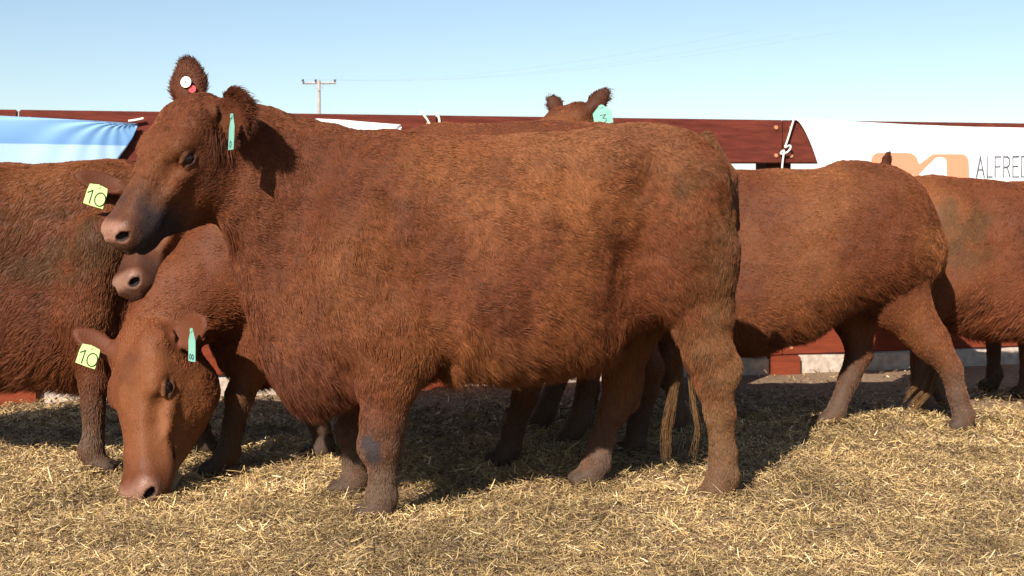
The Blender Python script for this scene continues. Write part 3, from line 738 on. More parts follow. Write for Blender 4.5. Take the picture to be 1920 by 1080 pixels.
# D: left edge, chest and one foreleg
D_LOC, D_RZ = (-2.08, 5.14), math.radians(180); LD = to_local(D_LOC, D_RZ); sD = .965
rD = lambda v: LD(np.array([v[0] + D_LOC[0], v[1] + D_LOC[1], v[2]]))
TD = [(x, t, b - (.05 if x < .3 else 0), w) for x, t, b, w in TORSO]
legsD = [scaled(fore(-.475, .22, foot=(0, 0)), sD), scaled(fore(-.42, -.17, foot=(-.36, -.12)), sD), scaled(hind(.5, .17), sD), scaled(hind(.5, -.17), sD)]
headD = (LD((-1.62, 5.98, 1.08)), LD((-1.55, 6.40, .80)), rD((1, -.1, 0)))
necksD = [((-.62 * sD, 0, .96 * sD), LD((-1.52, 5.5, 1.02)), .24, .19), (LD((-1.52, 5.5, 1.02)), LD((-1.62, 6.0, 1.03)), .19, .13)]
rootD, hfD, _ = cow('muddy-shouldered heifer cut by the left edge, one straight foreleg showing under its chest', D_LOC, D_RZ, sD, torso=TD, legs=legsD, necks=necksD, head=headD, ears=[],
    seed=4, hairs=200000, rad=.001, res=.019, headres=.016, bright=1.0, paint=mudspots(4, LD(W(90, 460, 4.85)), (.32, .3, .16), .65), hmul=1.1)

# E: walking left behind the front one's rump
E_LOC, E_RZ = (1.15, 5.98), math.radians(1); LE = to_local(E_LOC, E_RZ); sE = .985
TE = [(x, t - .012, float(np.interp(x, [-.88, -.8, -.64, -.4, -.2, 0, .1, .2, .3, .4, .5, .6, .875], [.72, .5, .37, .385, .385, .38, .405, .445, .505, .57, .62, .64, .78])), w) for x, t, b, w in TORSO]
legsE = [scaled(fore(-.45, -.17, foot=(.05, 0)), sE), scaled(fore(-.45, .17, foot=(-.15, 0)), sE),
         JW(LE, [(1690, 470, 6.0, .18), (1680, 560, 5.95, .14), (1745, 640, 5.93, .085), (1782, 690, 5.92, .052), (1795, 740, 5.92, .042), (1806, 775, 5.92, .044), (1806, 793, 5.92, .046)]),
         JW(LE, [(1680, 470, 6.2, .16), (1600, 580, 6.2, .12), (1612, 660, 6.15, .062), (1592, 710, 6.12, .047), (1572, 760, 6.08, .040), (1566, 778, 6.08, .044), (1552, 790, 6.08, .046)])]
headE = (LE((.18, 6.15, .95)), LE((-.05, 6.15, .50)), (0.1, -1, 0))
necksE = [((-.68, 0, .95), LE((.25, 6.15, .93)), .22, .13)]
rootE, hfE, _ = cow('dusty heifer walking away behind the rump of the large one, hind legs apart', E_LOC, E_RZ, sE, torso=TE, legs=legsE, necks=necksE, head=headE,
    seed=5, hairs=190000, rad=.0011, res=.019, headres=.016, bright=1.0, hmul=.8, hairwild=.3,
    extra=[ellipsoid(LE(W(1670, 430, 5.88)), (.14, .07, .2), None, .1, flow=(.7, 0, -.7), hair=.02), ellipsoid(LE(W(1590, 330, 5.95)), (.07, .04, .05), None, .09, flow=(.7, 0, -.7), hair=.02)])

# F: right edge, heading right
F_LOC, F_RZ = (2.66, 6.62), math.radians(180); LF = to_local(F_LOC, F_RZ); sF = .95
legsF = [scaled(fore(-.47, .17), sF), scaled(fore(-.47, -.17, foot=(.1, 0)), sF),
         scaled(hind(.50, .2, foot=(.12, 0)), sF), scaled(hind(.5, -.17, foot=(-.1, 0)), sF)]
headF = (LF((3.95, 6.6, 1.2)), LF((4.3, 6.5, .85)), (0, -1, 0))
necksF = [((-.68, 0, .95), LF((3.9, 6.6, 1.15)), .22, .14)]
tailF = [(.80, 0, 1.12, .025), (.84, .06, .9, .02), (.70, .22, .55, .016), (.55, .30, .42, .012)]
rootF, hfF, _ = cow('heifer at the right edge facing right, green-brown mud on its rump', F_LOC, F_RZ, sF, legs=legsF, necks=necksF, head=headF, tail=tailF,
    seed=6, hairs=110000, rad=.0012, res=.02, headres=.018, bright=1.3, paint=mudspots(6, LF(W(1800, 440, 6.35)), (.2, .4, .22), .7), hmul=.9)
strands('tail_switch', rootF, [LF(W(1748, 640, 6.3)), LF(W(1756, 690, 6.25)), LF(W(1742, 730, 6.22)), LF(W(1705, 768, 6.2))], 200, .012, .0016, MUD * 1.5, 8)

# G: head raised above the others
G_LOC, G_RZ = (.78, 7.06), math.radians(56); LG = to_local(G_LOC, G_RZ); sG = .93
rG = lambda v: LG(np.array([v[0] + G_LOC[0], v[1] + G_LOC[1], v[2]]))
legsG = [scaled(fore(-.47, -.15), sG), scaled(fore(-.47, .15), sG), scaled(hind(.45, -.15), sG), scaled(hind(.45, .15), sG)]
headG = (LG(W(1082, 212, 6.6)), LG(W(925, 330, 6.35)), rG((.50, -.80, 0)), 1.15)
necksG = [((-.62, 0, .95), LG(W(1120, 300, 6.75)), .21, .17), (LG(W(1120, 300, 6.75)), LG(W(1098, 245, 6.65)), .17, .13)]
earsG = [(LG(W(1048, 212, 6.72)), LG(W(1032, 180, 6.74)), rG((1, 0, .1)), .032, .046), (LG(W(1100, 215, 6.5)), LG(W(1140, 168, 6.45)), rG((.75, -.2, -.9)), .034, .052)]
rootG, hfG, _ = cow('heifer at the back with only its raised head and turquoise-tagged ear above the others', G_LOC, G_RZ, sG, legs=legsG, necks=necksG, head=headG, ears=earsG,
    seed=7, hairs=120000, rad=.0013, res=.02, headres=.009, bright=1.0, hmul=.9)
ear_tag(rootG, LG(W(1127, 197, 6.38)), rG((1, -.2, .15)), rG((-.1, 0, 1)), .095, .095, M_TAGT, '3', top=.3, ls=.4)

# H: one dark ear behind E
H_LOC, H_RZ = (3.22, 7.28), math.radians(4); LH = to_local(H_LOC, H_RZ); sH = .92
rH = lambda v: LH(np.array([v[0] + H_LOC[0], v[1] + H_LOC[1], v[2]]))
legsH = [scaled(fore(-.40, -.17, foot=(.0, 0)), sH), scaled(fore(-.45, .17), sH), scaled(hind(.5, -.17), sH), scaled(hind(.5, .17), sH)]
headH = (LH(W(1650, 340, 7.3)), LH(W(1545, 440, 7.1)), rH((.4, -.85, 0)))
necksH = [((-.68, 0, .92), LH(W(1680, 370, 7.38)), .21, .13)]
earsH = [(LH(W(1655, 325, 7.2)), LH(W(1667, 284, 7.15)), rH((1, 0, .3)), .012, .036)]
rootH, hfH, _ = cow('heifer by the rails with one dark ear tip above the back of the walking one', H_LOC, H_RZ, sH, legs=legsH, necks=necksH, head=headH, ears=earsH,
    seed=8, hairs=50000, rad=.0013, res=.022, headres=.012, bright=1.0)
print('cows', time.time() - T0)

# ------------------------------------------------------------------ ground
def gz(x, y):
    P = np.stack([x, y, np.zeros_like(x)], 1)
    near = np.clip((8.2 - y) / 1.5, 0, 1)
    return ((fbm(P, 1.3, 3.0, 2) - .5) * .05 + (fbm(P, 6.0, 8.0, 2) - .5) * .045 + (fbm(P, 17.0, 18.0, 2) - .5) * .022) * near - .004
xs = np.concatenate([np.array([-2000, -600, -200, -60, -20, -9]), np.linspace(-4, 4.5, 420), np.array([10, 22, 60, 200, 600, 2000])])
ys = np.concatenate([np.array([-40, -10, 0, 1.0]), np.linspace(2.3, 8.6, 330), np.array([12, 16, 25, 50, 100, 250, 700, 2500])])
X, Y = np.meshgrid(xs, ys, indexing='ij'); Zg = gz(X.ravel(), Y.ravel())
Vg = np.stack([X.ravel(), Y.ravel(), Zg], 1); ny = len(ys)
I = np.arange(len(xs) * ny).reshape(len(xs), ny)
Qg = np.stack([I[:-1, :-1], I[1:, :-1], I[1:, 1:], I[:-1, 1:]], -1).reshape(-1, 4)
mg, t, b = nodemat('trodden_ground')
tc = t.nodes.new('ShaderNodeTexCoord'); n1 = t.nodes.new('ShaderNodeTexNoise'); n1.inputs['Scale'].default_value = 1.6; n1.inputs['Detail'].default_value = 6
n2 = t.nodes.new('ShaderNodeTexNoise'); n2.inputs['Scale'].default_value = 55; n2.inputs['Detail'].default_value = 8
t.links.new(tc.outputs['Object'], n1.inputs['Vector']); t.links.new(tc.outputs['Object'], n2.inputs['Vector'])
r1 = t.nodes.new('ShaderNodeValToRGB'); e = r1.color_ramp.elements; e[0].position = .3; e[0].color = (.14, .085, .045, 1); e[1].position = .7; e[1].color = (.30, .20, .12, 1)
t.links.new(n2.outputs['Fac'], r1.inputs[0])
r2 = t.nodes.new('ShaderNodeValToRGB'); e = r2.color_ramp.elements; e[0].position = .35; e[0].color = (.75, .72, .68, 1); e[1].position = .7; e[1].color = (1, 1, 1, 1)
t.links.new(n1.outputs['Fac'], r2.inputs[0])
mx = t.nodes.new('ShaderNodeMix'); mx.data_type = 'RGBA'; mx.blend_type = 'MULTIPLY'; mx.inputs['Factor'].default_value = 1
t.links.new(r1.outputs[0], mx.inputs['A']); t.links.new(r2.outputs[0], mx.inputs['B']); t.links.new(mx.outputs['Result'], b.inputs['Base Color'])
bp = t.nodes.new('ShaderNodeBump'); bp.inputs['Distance'].default_value = .02; bp.inputs['Strength'].default_value = .8
t.links.new(n2.outputs['Fac'], bp.inputs['Height']); t.links.new(bp.outputs[0], b.inputs['Normal']); b.inputs['Roughness'].default_value = .95
g = mesh_np('ground', Vg, quads=Qg, mat=mg); tag(g, kind='structure')

# straw: chopped bits, each a folded blade
def straw(n, x0, x1, y0, y1, seed, lmin, lmax, wid, dens=None):
    r = np.random.default_rng(seed)
    y = y0 + (y1 - y0) * r.random(n) ** 1.25
    hw = y * .46 + .3; x = (r.random(n) * 2 - 1) * hw
    P2 = np.stack([x, y, np.zeros(n)], 1)
    cover = np.clip(1.35 - np.clip((y - 6.0) / 1.5, 0, 1) * 1.30, .06, 1)
    cover *= np.clip((fbm(P2, 2.2, 22.0, 2) - .25) * 3.2 + np.clip((6.6 - y), 0, 1), .12, 1)
    k = r.random(n) < cover; x, y = x[k], y[k]; n = len(x); P2 = P2[k]
    yaw = r.random(n) * 2 * math.pi; pit = np.abs(r.normal(0, .34, n)) * np.where(r.random(n) < .05, 2.4, 1)
    L = lmin + (lmax - lmin) * r.random(n) ** 2.2; w = wid * (.5 + r.random(n)) * np.clip(y / 4.5, .8, 1.5)
    d = np.stack([np.cos(yaw) * np.cos(pit), np.sin(yaw) * np.cos(pit), np.sin(pit)], 1)
    roll = r.normal(0, .6, n); s0 = np.stack([-np.sin(yaw), np.cos(yaw), np.zeros(n)], 1)
    nn = np.cross(d, s0); s = s0 * np.cos(roll)[:, None] + nn * np.sin(roll)[:, None]
    base = np.stack([x, y, gz(x, y) + .002 + r.random(n) ** 2 * .032], 1)
    bend = r.normal(0, .12, n)[:, None] * s0 + r.normal(0.0, .08, n)[:, None] * nn
    p0 = base - d * L[:, None] * .5 + np.array([0, 0, 1]) * (np.sin(pit) * L * .42)[:, None]
    V = np.zeros((n, 6, 3)); 
    for i, tt in enumerate((0, .5, 1)):
        c = p0 + d * (L * tt)[:, None] + bend * (L * (tt * (1 - tt)) * 4 * .5)[:, None]
        wd = w * (1, 1, .6)[i]
        V[:, i * 2] = c - s * wd[:, None] / 2; V[:, i * 2 + 1] = c + s * wd[:, None] / 2
    i0 = np.arange(n)[:, None] * 6
    Q = np.concatenate([i0 + np.array([0, 1, 3, 2]), i0 + np.array([2, 3, 5, 4])])
    h = r.random(n)[:, None]; hb = r.random(n)[:, None]
    pal = np.array([[.49, .35, .155], [.36, .238, .10], [.21, .130, .065], [.60, .48, .28], [.10, .062, .036]])
    pr = r.choice(5, n, p=[.27, .34, .25, .05, .09]); c = pal[pr] * (.7 + .6 * hb)
    c = c * np.clip(.06 + 1.30 * fbm(P2, 3.6, 50., 4) + .58 * fbm(P2, 11., 60., 3), .38, 1.35)[:, None] * (1 - .25 * np.clip((y - 6) / 2, 0, 1))[:, None]
    return V.reshape(-1, 3), Q, np.repeat(c, 6, axis=0)
parts_ = [straw(500000, 0, 0, 2.7, 6.6, 11, .007, .050, .0023), straw(90000, 0, 0, 6.0, 8.4, 12, .012, .05, .0036), straw(2500, 0, 0, 2.8, 7.5, 13, .05, .11, .0030)]
def foot_straw():
    V, Q, C = straw(60000, 0, 0, 2.7, 6.6, 21, .012, .055, .0026)
    n = len(V) // 6; r = np.random.default_rng(5); V = V.reshape(n, 6, 3); C = C.reshape(n, 6, 3)
    k = min(n, len(WFEET) * 330); V = V[:k]; C = C[:k]; c = V.mean(1)
    f = np.array(WFEET)[np.arange(k) % len(WFEET)]; a = r.random(k) * 6.283; rad = .045 + .13 * r.random(k) ** 1.3
    tx = f[:, 0] + np.cos(a) * rad - .02; ty = f[:, 1] + np.sin(a) * rad
    tz = gz(tx, ty) + .004 + .040 * r.random(k) * np.clip(1 - (rad - .045) / .13, 0, 1)
    V = V + (np.stack([tx, ty, tz], 1) - c)[:, None]
    i0 = np.arange(k)[:, None] * 6
    return V.reshape(-1, 3), np.concatenate([i0 + np.array([0, 1, 3, 2]), i0 + np.array([2, 3, 5, 4])]), C.reshape(-1, 3)
parts_.append(foot_straw())
o_ = 0; VV = []; QQ = []; CC = []
for v, q, c in parts_: VV.append(v); QQ.append(q + o_); CC.append(c); o_ += len(v)
VV = np.concatenate(VV); QQ = np.concatenate(QQ); CC = np.concatenate(CC)
so = mesh_np('straw', VV, quads=QQ, mat=M_STRAW, smooth=False)
ca = so.data.attributes.new('straw_colour', 'FLOAT_COLOR', 'POINT')
ca.data.foreach_set('color', np.concatenate([np.clip(CC, 0, 1), np.ones((len(VV), 1))], 1).astype(np.float32).ravel())
tag(so, 'golden chopped straw covering the corral floor', 'straw', kind='stuff')
print('straw', time.time() - T0)

# ------------------------------------------------------------------ fence
FS = .33; F0 = 7.71                                     # fence line: y = F0 + FS * x
fang = math.atan(FS); fex = np.array([math.cos(fang), math.sin(fang), 0]); fn = np.array([math.sin(fang), -math.cos(fang), 0])
def FT(s, z, out=0.0):                                   # s metres along the fence from its middle
    return np.array([0, F0, 0]) + fex * s + fn * out + np.array([0, 0, z])
def fs(px, z=None):                                      # photo column -> s on the fence line
    k = (px - 960) / FPX; y = F0 / (1 - FS * k); return k * y / fex[0]
def fz(px, py):
    k = (px - 960) / FPX; y = F0 / (1 - FS * k); return CAMZ + (HOR - py) / FPX * y
def box(name, s0, s1, z0, z1, o0, o1, mat, parent, bev=.006, n=1, wob=0.0, seed=0, tilt=0.0):
    import bmesh
    bm = bmesh.new(); r = np.random.default_rng(seed)
    cols_ = []
    for i in range(n + 1):
        s = s0 + (s1 - s0) * i / n; dz = r.normal(0, wob) + tilt * s
        cols_.append([bm.verts.new(FT(s, z, o)) for z, o in ((z0 + dz, o0), (z1 + dz, o0), (z1 + dz, o1), (z0 + dz, o1))])
    for a, c in zip(cols_[:-1], cols_[1:]):
        for i in range(4): bm.faces.new((a[i], a[(i + 1) % 4], c[(i + 1) % 4], c[i]))
    bm.faces.new(cols_[0][::-1]); bm.faces.new(cols_[-1])
    bmesh.ops.recalc_face_normals(bm, faces=bm.faces)
    if bev: bmesh.ops.bevel(bm, geom=[e for e in bm.edges if e.calc_face_angle(0) > .8], offset=bev, segments=2, affect='EDGES')
    me = bpy.data.meshes.new(name); bm.to_mesh(me); bm.free(); me.materials.append(mat)
    return link(bpy.data.objects.new(name, me), parent)
def woodmat(name, c1, c2, c3):
    m, t, b = nodemat(name)
    tc = t.nodes.new('ShaderNodeTexCoord'); mp = t.nodes.new('ShaderNodeMapping'); mp.inputs['Rotation'].default_value = (0, 0, -fang); mp.inputs['Scale'].default_value = (1.2, 10, 26)
    n = t.nodes.new('ShaderNodeTexNoise'); n.inputs['Scale'].default_value = 1.5; n.inputs['Detail'].default_value = 8; n.inputs['Roughness'].default_value = .65
    t.links.new(tc.outputs['Object'], mp.inputs[0]); t.links.new(mp.outputs[0], n.inputs['Vector'])
    r = t.nodes.new('ShaderNodeValToRGB'); e = r.color_ramp.elements; e[0].position = .2; e[0].color = (*c1, 1); e[1].position = .85; e[1].color = (*c2, 1)
    x = r.color_ramp.elements.new(.52); x.color = (*c3, 1)
    t.links.new(n.outputs['Fac'], r.inputs[0]); t.links.new(r.outputs[0], b.inputs['Base Color'])
    bp = t.nodes.new('ShaderNodeBump'); bp.inputs['Distance'].default_value = .006; bp.inputs['Strength'].default_value = .5
    t.links.new(n.outputs['Fac'], bp.inputs['Height']); t.links.new(bp.outputs[0], b.inputs['Normal'])
    b.inputs['Roughness'].default_value = .85; b.inputs['Specular IOR Level'].default_value = .1
    return m
M_WOOD = woodmat('stained_hardwood', (.055, .014, .010), (.20, .048, .028), (.12, .027, .018))
M_WOODL = woodmat('reddish_lower_board', (.11, .024, .012), (.24, .055, .024), (.18, .038, .018))
M_POST = woodmat('dark_post', (.03, .013, .01), (.12, .045, .03), (.07, .025, .018))
M_BOLT = simple('rusty_bolt', (.45, .20, .09), .6, .4)
M_CONC = simple('pale_concrete', (.36, .29, .24), .95, .1, c2=(.52, .43, .36), bump=.7, scale=24, detail=8)
fence = empty('corral_fence', tuple(FT(0, 0)), fang, label='red-brown wooden corral fence of wide boards on posts behind the heifers', cat='fence')
def fpar(o):
    o.parent = fence; o.matrix_parent_inverse = Matrix.LocRotScale(fence.location, fence.rotation_euler, fence.scale).inverted(); return o
posts = [fs(1462) + 2.3 * i for i in range(-4, 3)]
rows_ = [(1.325, 1.605, M_WOOD), (.70, .98, M_WOOD), (.115, .40, M_WOODL)]
for j, (z0, z1, m_) in enumerate(rows_):
    for i in range(-1, len(posts)):
        s0 = posts[i] + .003 if i >= 0 else posts[0] - 2.3; s1 = posts[i + 1] - .003 if i + 1 < len(posts) else posts[-1] + 2.3
        if j == 0 and i == 4: pass
        fpar(box('rail', s0, s1, z0, z1, 0.0, .045, m_, None, seed=i + 1 + 10 * j, bev=.007, tilt=(.0135, .007, 0)[j]))
for i, s in enumerate(posts):
    fpar(box('post', s - .09, s + .09, -.1, 1.56 + .0135 * s, -.165, -.003, M_POST, None, bev=.012))
    fpar(box('post_foot', s - .10, s + .10, -.1, .113, -.002, .10, M_WOODL, None, bev=.01))
    for j, (z0, z1, m_) in enumerate(rows_):
        for ds in (-.055, .055):
            for zz in ((z0 + .05, z1 - .05)):
                c = FT(s + ds, zz + (.0135, .007, 0)[j] * s, .045)
                T = lambda x, y, z, c=c: c + fex * x + np.array([0, 0, y]) + fn * z
                fpar(plate('bolt', [(math.cos(a) * .013, math.sin(a) * .013) for a in np.linspace(0, 2 * math.pi, 10, endpoint=False)], .008, T, M_BOLT))
# concrete kerb under the boards
s_prev = posts[0] - 2.3
kerb = empty('concrete_kerb', tuple(FT(0, 0)), 0, label='low pale rough concrete kerb under the lowest fence board', cat='kerb')
for s in posts + [posts[-1] + 2.3]:
    k_ = box('kerb_block', s_prev + .10, s - .10, -.1, .108, -.16, .055, M_CONC, None, bev=.015, n=10, wob=.004, seed=abs(int(s * 100)) % 97)
    k_.parent = kerb; k_.matrix_parent_inverse = Matrix.Translation(kerb.location).inverted()
    s_prev = s

# ------------------------------------------------------------------ banners and cords
def banner(name, top, bot, mat, label, nx=90, nz=26, folds=None, out=.082):
    """top/bot: lists of (px, py) outlines on the fence plane"""
    top = np.array(top, float); bot = np.array(bot, float)
    V = []; 
    for i in range(nx + 1):
        u = i / nx
        def at(pl):
            tt = np.linspace(0, 1, len(pl)); return np.interp(u, tt, pl[:, 0]), np.interp(u, tt, pl[:, 1])
        a = at(top); b_ = at(bot)
        for j in range(nz + 1):
            v = j / nz; px = a[0] + (b_[0] - a[0]) * v; py = a[1] + (b_[1] - a[1]) * v
            o = out + (folds(u, v) if folds else 0)
            V.append(FT(fs(px), fz(px, py), o))
    V = np.array(V); I = np.arange((nx + 1) * (nz + 1)).reshape(nx + 1, nz + 1)
    Q = np.stack([I[:-1, :-1], I[1:, :-1], I[1:, 1:], I[:-1, 1:]], -1).reshape(-1, 4)
    o = mesh_np(name, V, quads=Q, mat=mat)
    sm = o.modifiers.new('cloth_thickness', 'SOLIDIFY'); sm.thickness = .0015
    tag(o, label, 'banner'); return o
def dense(pl, n=60):
    pl = np.array(pl, float); t = np.linspace(0, 1, len(pl)); u = np.linspace(0, 1, n)
    return np.stack([np.interp(u, t, pl[:, 0]), np.interp(u, t, pl[:, 1])], 1)
def fabric(name, c, tr=.35):
    m, t, b = nodemat(name)
    b.inputs['Base Color'].default_value = (*c, 1); b.inputs['Roughness'].default_value = .55
    tl = t.nodes.new('ShaderNodeBsdfTranslucent'); tl.inputs['Color'].default_value = (*c, 1)
    mx = t.nodes.new('ShaderNodeMixShader'); mx.inputs[0].default_value = tr
    out = t.nodes['Material Output']
    t.links.new(b.outputs[0], mx.inputs[1]); t.links.new(tl.outputs[0], mx.inputs[2]); t.links.new(mx.outputs[0], out.inputs[0])
    return m
M_BW = fabric('white_banner_vinyl', (.86, .87, .88), .15)
# blue banner with a paler lower band
mb, t, b = nodemat('blue_banner_fabric')
tc = t.nodes.new('ShaderNodeTexCoord'); sx = t.nodes.new('ShaderNodeSeparateXYZ'); t.links.new(tc.outputs['Object'], sx.inputs[0])
rmp = t.nodes.new('ShaderNodeValToRGB'); rmp.color_ramp.interpolation = 'LINEAR'
mr = t.nodes.new('ShaderNodeMapRange'); mr.inputs['From Min'].default_value = 1.22; mr.inputs['From Max'].default_value = 1.60
t.links.new(sx.outputs['Z'], mr.inputs['Value']); t.links.new(mr.outputs[0], rmp.inputs[0])
e = rmp.color_ramp.elements; e[0].position = .0; e[0].color = (.33, .47, .64, 1); e[1].position = 1; e[1].color = (.24, .40, .62, 1)
x = e.new(.425); x.color = (.32, .47, .64, 1); x = e.new(.44); x.color = (.12, .26, .50, 1); x = e.new(.7); x.color = (.16, .32, .56, 1)
t.links.new(rmp.outputs[0], b.inputs['Base Color']); b.inputs['Roughness'].default_value = .5
rng2 = np.random.default_rng(3)
def blue_folds(u, v):
    px = 255 * u - 260 * (1 - u) * 0; # folds fan out from the tied corner
    du = (1 - u) * 2.2 + 1e-3; dv = v * .55 - .0; ang = math.atan2(dv, du); r = math.hypot(du, dv)
    return .006 * math.sin(ang * 34 + 2 * math.sin(r * 3)) * math.exp(-r * 1.1) * min(1, r * 5) + .008 * math.sin(u * 9 + v * 3)
banner('blue_banner', dense([(-420, 200), (-150, 212), (0, 219), (130, 226), (256, 234)]), dense([(-420, 520), (-150, 505), (0, 490), (120, 470), (200, 330), (248, 262), (257, 238)]), mb,
       'light blue cloth banner with fan-shaped folds tied to the rail left of the large head', folds=blue_folds)
banner('white_banner', dense([(470, 219), (530, 222), (640, 227), (745, 236)]), dense([(470, 480), (600, 480), (690, 400), (747, 240)]), M_BW,
       'plain white banner on the rail above the back of the large heifer', folds=lambda u, v: .006 * math.sin(u * 14 + v * 5))
wb_top = [(1478, 223), (1530, 226), (1620, 231), (1700, 235), (1800, 239), (1920, 241), (2100, 244), (2500, 240)]
wb_bot = [(1543, 380), (1543, 385), (1620, 390), (1700, 395), (1800, 400), (1920, 404), (2100, 408), (2500, 415)]
# left edge bows: sample rows explicitly
def right_banner():
    nx, nz = 120, 30; top = dense(wb_top, nx + 1); bot = dense(wb_bot, nx + 1); V = []
    for i in range(nx + 1):
        for j in range(nz + 1):
            v = j / nz; px = top[i, 0] + (bot[i, 0] - top[i, 0]) * (v ** .62 if i < 40 else v); 
            w_ = max(0, 1 - i / 40); px = top[i, 0] + (bot[i, 0] - top[i, 0]) * (v ** .6 * w_ + v * (1 - w_)); py = top[i, 1] + (bot[i, 1] - top[i, 1]) * v
            V.append(FT(fs(px), fz(px, py), .064 + .004 * math.sin(i * .21 + v * 4)))
    I = np.arange((nx + 1) * (nz + 1)).reshape(nx + 1, nz + 1)
    Q = np.stack([I[:-1, :-1], I[1:, :-1], I[1:, 1:], I[:-1, 1:]], -1).reshape(-1, 4)
    o = mesh_np('printed_banner', V, quads=Q, mat=M_BW)
    sm = o.modifiers.new('cloth_thickness', 'SOLIDIFY'); sm.thickness = .0015
    tag(o, 'white banner with orange logo and the name ALFREDO tied to the rail at right', 'banner'); return o
rb = right_banner()
M_OR = fabric('orange_print', (.80, .30, .17), .1); M_GREY = simple('grey_print', (.10, .10, .14), .6)
def TP(px, py, o): return FT(fs(px), fz(px, py), .0705 + o)
def rounded(pts, r=10, n=6):
    out = []; N = len(pts)
    for i in range(N):
        p = np.array(pts[i][:2], float); a = np.array(pts[i - 1][:2], float); b_ = np.array(pts[(i + 1) % N][:2], float)
        rr = pts[i][2] if len(pts[i]) > 2 else r
        u = (a - p) / np.linalg.norm(a - p); v = (b_ - p) / np.linalg.norm(b_ - p)
        for k in range(n + 1):
            t_ = k / n; q = p + u * rr * (1 - t_) ** 2 + v * rr * t_ ** 2; out.append(tuple(q))
    return out
lg1 = rounded([(1622, 287, 18), (1704, 288, 14), (1711, 309, 3), (1737, 290, 5), (1803, 290, 16), (1806, 372, 2), (1764, 372, 2), (1762, 296, 8), (1743, 295, 6), (1711, 327, 2), (1711, 372, 2), (1620, 372, 8)])
lo_ = plate('logo', lg1[::-1], .001, TP, M_OR, rb)
# lettering
x0_ = 1818.0
for ch in 'ALFREDO':
    st, wd_ = digits(ch, 1.0, gap=.27)
    ribbon('letter', [[(x0_ + x * 17.0, 332 - y * 38) for x, y in pl] for pl in st], 1.9, lambda x, y, z: TP(x, y, .0012 + z), M_GREY, rb)
    x0_ += (wd_ + .27) * 17.0

def cord(name, pts, r, mat, parent=None, label=None):
    cu = bpy.data.curves.new(name, 'CURVE'); cu.dimensions = '3D'; cu.bevel_depth = r; cu.bevel_resolution = 2
    sp = cu.splines.new('NURBS'); sp.points.add(len(pts) - 1); sp.use_endpoint_u = True; sp.order_u = 3
    for i, p in enumerate(pts): sp.points[i].co = (*[float(v) for v in p], 1)
    tmp = bpy.data.objects.new(name, cu); col.objects.link(tmp)
    bpy.context.view_layer.update()
    me = bpy.data.meshes.new_from_object(tmp.evaluated_get(bpy.context.evaluated_depsgraph_get())); bpy.data.objects.remove(tmp)
    me.materials.clear(); me.materials.append(mat); me.name = name
    o = bpy.data.objects.new(name, me); link(o, parent)
    if label: tag(o, label, 'cord')
    return o
M_CORD = simple('white_cord', (.72, .68, .6), .8)
def TC(px, py, o=.07): return FT(fs(px), fz(px, py), o)
cord('tie_cord', [TC(1481, 214), TC(1478, 222, .075), TC(1472, 245), TC(1465, 268), TC(1460, 280), TC(1468, 273, .08), TC(1471, 277, .085), TC(1466, 286, .08), TC(1456, 291), TC(1452, 288), TC(1460, 281, .08), TC(1457, 300), TC(1455, 330)], .006, M_CORD,
     label='white cord knotted round the rail at the corner of the printed banner')
cord('tie_cord', [TC(240, 229), TC(252, 228), TC(268, 224)], .007, M_CORD, label='short white cord tying the blue banner to the rail')
cord('tie_cord', [TC(788, 208, .0), TC(790, 216, .05), TC(801, 232, .06), TC(806, 250, .06)], .006, M_CORD, label='left of two white cords looped over the rail above the large heifer')
cord('tie_cord', [TC(816, 213, .0), TC(818, 217, .05), TC(820, 232, .06), TC(821, 250, .06)], .007, M_CORD, label='right of two white cords looped over the rail above the large heifer')

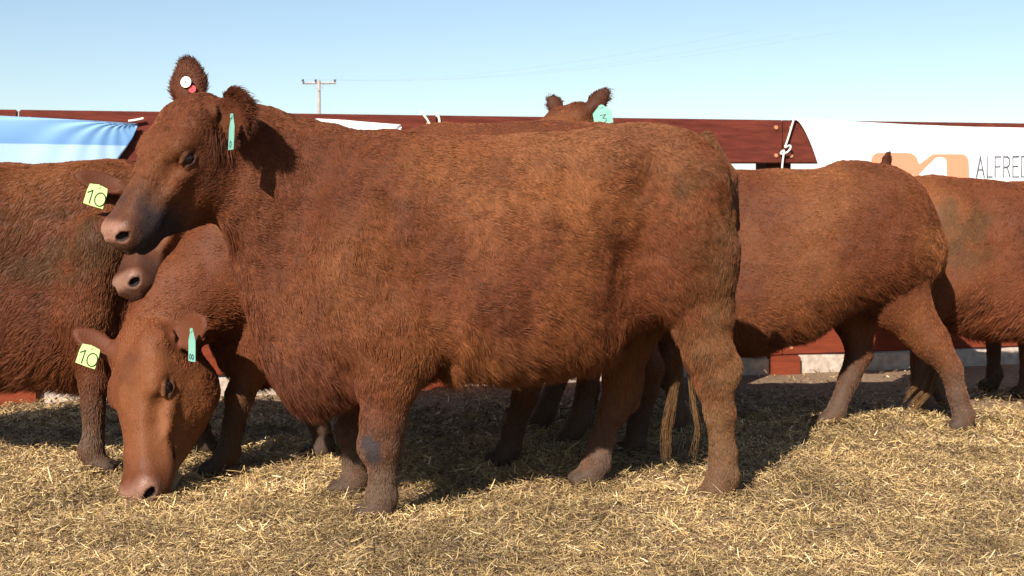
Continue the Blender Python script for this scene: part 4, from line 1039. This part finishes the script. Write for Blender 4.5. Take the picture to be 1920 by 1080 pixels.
# ------------------------------------------------------------------ utility pole and wires
D_ = 82.0
pole = empty('utility_pole', (float(W(598, 400, D_)[0]), D_, 0), 0, label='distant grey utility pole with a crossarm beyond the fence', cat='pole')
M_POLE = simple('weathered_pole', (.30, .27, .26), .9, c2=(.38, .34, .32), scale=3); M_INS = simple('brown_insulator', (.05, .035, .03), .3)
def cyl(name, a, b_, r0, r1, mat, parent, n=12):
    a = np.array(a, float); b_ = np.array(b_, float); d = unit(b_ - a); q = unit(np.cross(d, (0.3, .9, .2))); w_ = np.cross(d, q)
    V = []; 
    for p, r in ((a, r0), (b_, r1)):
        for k in range(n): t_ = 2 * math.pi * k / n; V.append(p + r * (math.cos(t_) * q + math.sin(t_) * w_))
    Q = [(k, (k + 1) % n, n + (k + 1) % n, n + k) for k in range(n)]
    me = bpy.data.meshes.new(name); me.from_pydata([tuple(map(float, v)) for v in V], [], Q + [tuple(range(n))[::-1], tuple(range(n, 2 * n))]); me.update(); me.materials.append(mat)
    return link(bpy.data.objects.new(name, me), parent)
zt = CAMZ + (HOR - 152) / FPX * D_; pxm = D_ / FPX
cyl('shaft', (0, 0, -.3), (0, 0, zt + .05), .17, .10, M_POLE, pole)
za = zt - .12
cyl('crossarm', (-31.5 * pxm, .13, za), (31.5 * pxm, -.0, za), .065, .065, M_POLE, pole, 4)
cyl('brace', (-13 * pxm, -.06, za), (0, -.12, za - .55), .022, .022, M_POLE, pole, 6); cyl('brace', (13 * pxm, -.06, za), (0, -.12, za - .55), .022, .022, M_POLE, pole, 6)
for k in (-30, -6, 30):
    cyl('insulator', (k * pxm, .0, za + .06), (k * pxm, .0, za + .22), .055, .075, M_INS, pole)
wire = empty('power_line', (0, 40, 0), 0, label='thin faint overhead wires rising to the right from the utility pole', cat='wire')
M_WIRE = simple('wire', (.25, .27, .30), .7)
for k in (-30, -6, 30):
    a = np.array([W(598 + k, 400, D_)[0], D_, za + .24]); b_ = W(1500 + k * 3, 66 - abs(k) * .3, 50.0)
    pts = [a + (b_ - a) * t_ - np.array([0, 0, 1]) * .7 * 4 * t_ * (1 - t_) for t_ in np.linspace(0, 1, 12)]
    w_ = cord('wire', [p - np.array([0, 40, 0]) for p in pts], .0035, M_WIRE, wire)
print('total', time.time() - T0)
